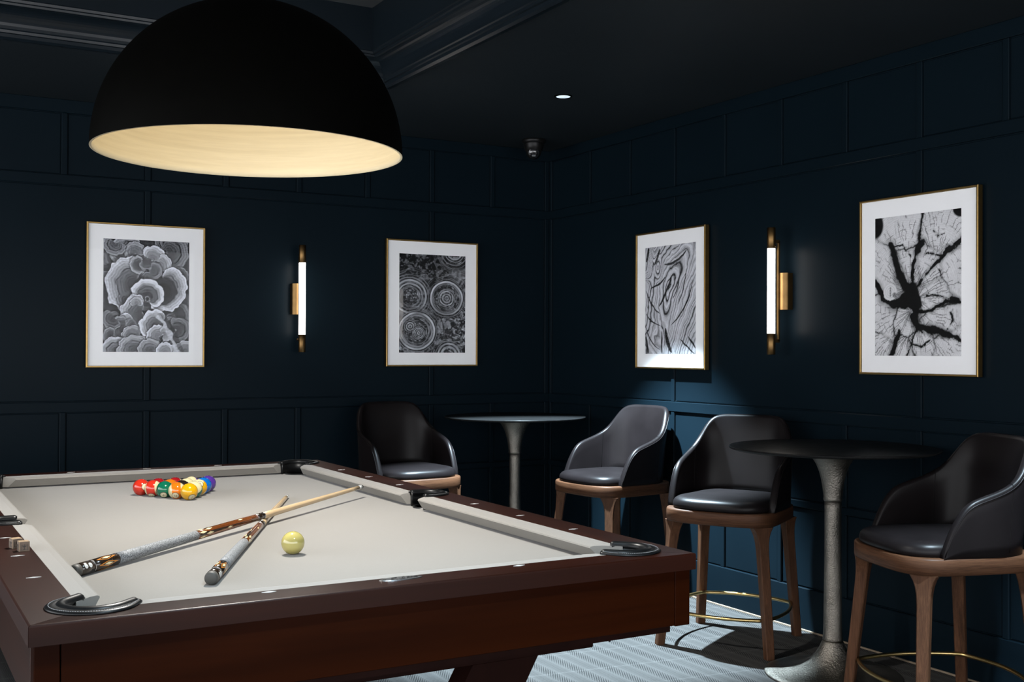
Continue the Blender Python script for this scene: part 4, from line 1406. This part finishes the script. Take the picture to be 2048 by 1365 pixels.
def print_mesh(name, w, h, fn, parent, nx=168):
    ny = int(nx*h/w)
    uu, vv = np.meshgrid(np.linspace(0, 1, nx+1), np.linspace(0, 1, ny+1))
    colr = fn(uu, vv)
    co = np.zeros(((nx+1)*(ny+1), 3))
    co[:, 0] = (uu.ravel()-0.5)*w
    co[:, 2] = (0.5-vv.ravel())*h
    me = bpy.data.meshes.new(name)
    i = np.arange(nx*ny)
    r_, c_ = i//nx, i % nx
    a = r_*(nx+1)+c_
    faces = np.stack([a+nx+1, a+nx+2, a+1, a], -1)
    me.vertices.add(len(co)); me.vertices.foreach_set('co', co.ravel())
    me.loops.add(faces.size); me.loops.foreach_set('vertex_index', faces.ravel().astype(np.int32))
    me.polygons.add(len(faces)); me.polygons.foreach_set('loop_start', np.arange(0, faces.size, 4, dtype=np.int32))
    me.update(calc_edges=True)
    at = me.color_attributes.new('ink', 'FLOAT_COLOR', 'POINT')
    rgba = np.ones((len(co), 4)); rgba[:, :3] = colr.reshape(-1, 3)
    at.data.foreach_set('color', rgba.ravel().astype(np.float32))
    return link(name, me, 'print', parent)

# ------------------------------------------------------------------ framed pictures
def picture(side, s, label, fn, shift=0.0):
    Wd, Ht, Z = 0.600, 0.745, 1.556
    loc, rz = ((-s, -0.0145, Z), 0.0) if side == 'left' else ((-0.0145, -s, Z), -PI/2)
    t = thing('framed_picture', label, 'picture', loc, rz, 'black and white photographs in gold frames')
    D = 0.028
    # gold frame of four mitred rails
    fwid = 0.0085
    def side_rail(x0, z0, x1, z1, nx, nz):
        bm = bmesh.new()
        tx, tz = np.sign(x1-x0), np.sign(z1-z0)
        A, B = [], []
        for off, yy in ((0, 0), (0, -D+0.002), (0.002, -D), (fwid-0.001, -D), (fwid, -D+0.001), (fwid, 0)):
            A.append(bm.verts.new((x0 + nx*off + tx*off, yy, z0 + nz*off + tz*off)))
            B.append(bm.verts.new((x1 + nx*off - tx*off, yy, z1 + nz*off - tz*off)))
        n = len(A)
        for i in range(n):
            bm.faces.new((A[i], A[(i+1) % n], B[(i+1) % n], B[i]))
        bm.faces.new(A); bm.faces.new(list(reversed(B)))
        from_bm('frame_rail', bm, 'gold', t)
    w, h = Wd/2, Ht/2
    side_rail(-w, h, w, h, 0, -1); side_rail(-w, -h, w, -h, 0, 1)
    side_rail(-w, -h, -w, h, 1, 0); side_rail(w, -h, w, h, -1, 0)
    from_bm('backing', box_bm(-w+0.009, w-0.009, -0.016, -0.001, -h+0.009, h-0.009), 'black', t)
    m_ = from_bm('mat_board', box_bm(-w+0.009, w-0.009, -0.0185, -0.0165, -h+0.009, h-0.009), 'mat_white', t)
    pm = print_mesh('print', 0.435, 0.582, fn, t)
    pm.location = (shift, -0.0190, -0.001)
    from_bm('glass', box_bm(-w+0.0085, w-0.0085, -0.0250, -0.0235, -h+0.0085, h-0.0085), 'glass', t)
picture('left', 2.487, 'framed photograph of layered shelf fungus, left of the wall light', print_fungus)
picture('left', 0.835, 'framed photograph of rain ripples on dark water above the far table', print_ripple)
picture('right', 1.276, 'framed photograph of swirling weathered wood grain above the blue wall patch', print_grain)
picture('right', 2.906, 'framed photograph of a cracked tree stump, at the right', print_stump)

# ------------------------------------------------------------------ wall lights
def sconce(side, s, label):
    loc, rz = ((-s, 0.0, 1.561), 0.0) if side == 'left' else ((0.0, -s, 1.561), -PI/2)
    t = thing('wall_sconce', label, 'wall light', loc, rz, 'brass tube wall lights')
    yc = -0.104
    def cyl(name, r, z0, z1, mat, y=yc, bev=0.001):
        o = from_bm(name, lathe_bm([(0, z0), (r-bev, z0), (r, z0+bev), (r, z1-bev), (r-bev, z1), (0, z1)], 36), mat, t, True)
        for p in o.data.polygons:
            p.use_smooth = abs(p.normal.z) < 0.5
        o.location = (0, y, 0)
        return o
    cyl('opal_tube', 0.0182, -0.199, 0.199, 'tube')
    cyl('end_cap', 0.0195, 0.198, 0.296, 'bronze')
    cyl('end_cap', 0.0195, -0.296, -0.198, 'bronze')
    # half-round back plate
    bm = bmesh.new()
    poly = [(-0.036, -0.0)] + [(-0.036, -0.030)] + [(0.036*math.cos(a), -0.030-0.026*math.sin(a)) for a in np.linspace(PI, 0, 17)][1:-1] + [(0.036, -0.030), (0.036, -0.0)]
    bm = prism_bm(poly, -0.086, 0.086, 0.0)
    pl = from_bm('back_plate', bm, 'bronze', t)
    from_bm('spine_bar', box_bm(-0.006, 0.006, -0.066, -0.054, -0.235, 0.235, 0.001), 'bronze', t)
    for z in (-0.232, 0.232):
        from_bm('bracket', box_bm(-0.006, 0.006, yc+0.015, -0.055, z-0.008, z+0.008, 0.001), 'bronze', t)
    from_bm('screw_knob', tube_bm([(0.016, yc+0.004, 0.208), (0.026, yc+0.004, 0.208)], 0.0035, 10), 'bronze', t)
    from_bm('screw_knob', tube_bm([(-0.006, -0.060, -0.225), (-0.014, -0.060, -0.225)], 0.006, 10), 'bronze', t)
sconce('left', 1.668, 'vertical brass tube wall light between the two left wall pictures')
sconce('right', 2.130, 'vertical brass tube wall light between the two right wall pictures')

# ------------------------------------------------------------------ pendant lamp
def pendant():
    PX, PY, PZ, R = -2.815, -2.937, 1.834, 0.430
    t = thing('pendant_lamp', 'large black dome pendant lamp with gold lining above the pool table', 'pendant lamp', (PX, PY, PZ))
    n = 40
    outer = [(R*math.cos(a), R*math.sin(a)*1.0) for a in np.linspace(0, PI/2, n)]
    inner = [((R-0.006)*math.cos(a), (R-0.006)*math.sin(a)) for a in np.linspace(0, PI/2, n)]
    ob = lathe_bm(outer[:-1] + [(0, R)], 128)
    from_bm('dome', ob, 'black', t, True)
    li = lathe_bm([(R-0.0002, 0.0)] + inner[:-1] + [(0, R-0.006)], 128)
    from_bm('gold_lining', li, 'lining', t, True)
    from_bm('cap', lathe_bm([(0, R-0.004), (0.034, R-0.006), (0.034, R+0.010), (0.020, R+0.030), (0.012, R+0.045), (0, R+0.045)], 32), 'black', t, True)
    from_bm('stem', tube_bm([(0, 0, R+0.03), (0, 0, TZ-PZ)], 0.008, 12), 'black', t, True)
    from_bm('canopy', lathe_bm([(0, TZ-PZ-0.03), (0.055, TZ-PZ-0.028), (0.06, TZ-PZ-0.004), (0.06, TZ-PZ), (0, TZ-PZ)], 32), 'black', t, True)
    from_bm('socket', lathe_bm([(0, R-0.01), (0.026, R-0.01), (0.026, R-0.085), (0.03, R-0.095), (0, R-0.095)], 24), 'black_gloss', t, True)
    from_bm('bulb', lathe_bm([(0.0, R-0.096), (0.022, R-0.096), (0.034, R-0.115), (0.036, R-0.13), (0.03, R-0.148), (0.016, R-0.158), (0, R-0.16)], 24), 'bulb', t, True)
    ld = bpy.data.lights.new('pendant_beam', 'SPOT')
    ld.energy = PEND_SPOT; ld.color = PEND_COLOR; ld.spot_size = math.radians(122); ld.spot_blend = 0.35; ld.shadow_soft_size = 0.03
    lo = bpy.data.objects.new('pendant_beam', ld); COL.objects.link(lo); lo.parent = t; lo.location = (0, 0, R-0.20)
    ld = bpy.data.lights.new('pendant_glow', 'POINT')
    ld.energy = PEND_BULB; ld.color = (1.0, 0.86, 0.62); ld.shadow_soft_size = 0.05
    lo = bpy.data.objects.new('pendant_glow', ld); COL.objects.link(lo); lo.parent = t; lo.location = (0, 0, R-0.23)
pendant()

# ------------------------------------------------------------------ security camera on the ceiling
def cctv():
    t = thing('security_camera', 'small black dome security camera on the ceiling near the corner', 'camera', (-0.30, -0.30, ZC))
    t.scale = (1.15, 1.15, 1.25)
    from_bm('mount', lathe_bm([(0, 0), (0.060, 0.0), (0.062, -0.006), (0.060, -0.016), (0.052, -0.022), (0, -0.022)], 40), 'black_gloss', t, True)
    from_bm('collar', lathe_bm([(0.053, -0.018), (0.052, -0.032), (0.046, -0.052), (0.036, -0.062), (0, -0.062)], 40), 'black_gloss', t, True)
    bm = bmesh.new()
    bmesh.ops.create_uvsphere(bm, u_segments=32, v_segments=20, radius=0.040)
    d = Vector((-0.45, -0.80, -0.40)).normalized()
    eye = from_bm('eyeball', bm, 'black_gloss', t, True)
    eye.location = (0, 0, -0.058)
    eye.location = Vector((0, 0, -0.055)) + d*0.004
    from_bm('lens_window', cap_bm(d, 0.62, 0.0405), 'lens', eye, True)
    from_bm('lens_ring', cap_bm(d, 0.72, 0.0412, 0.62), 'steel', eye, True)
    x, y, dd = axes_from(d)
    bm = box_bm(-0.009, 0.009, -0.0035, 0.0035, 0, 0.001)
    mt = Matrix(((x.x, y.x, dd.x, 0), (x.y, y.y, dd.y, 0), (x.z, y.z, dd.z, 0), (0, 0, 0, 1)))
    bmesh.ops.transform(bm, matrix=Matrix.Translation(dd*0.0402 - y*0.010) @ mt, verts=bm.verts)
    from_bm('sensor_strip', bm, 'steel', eye)
cctv()
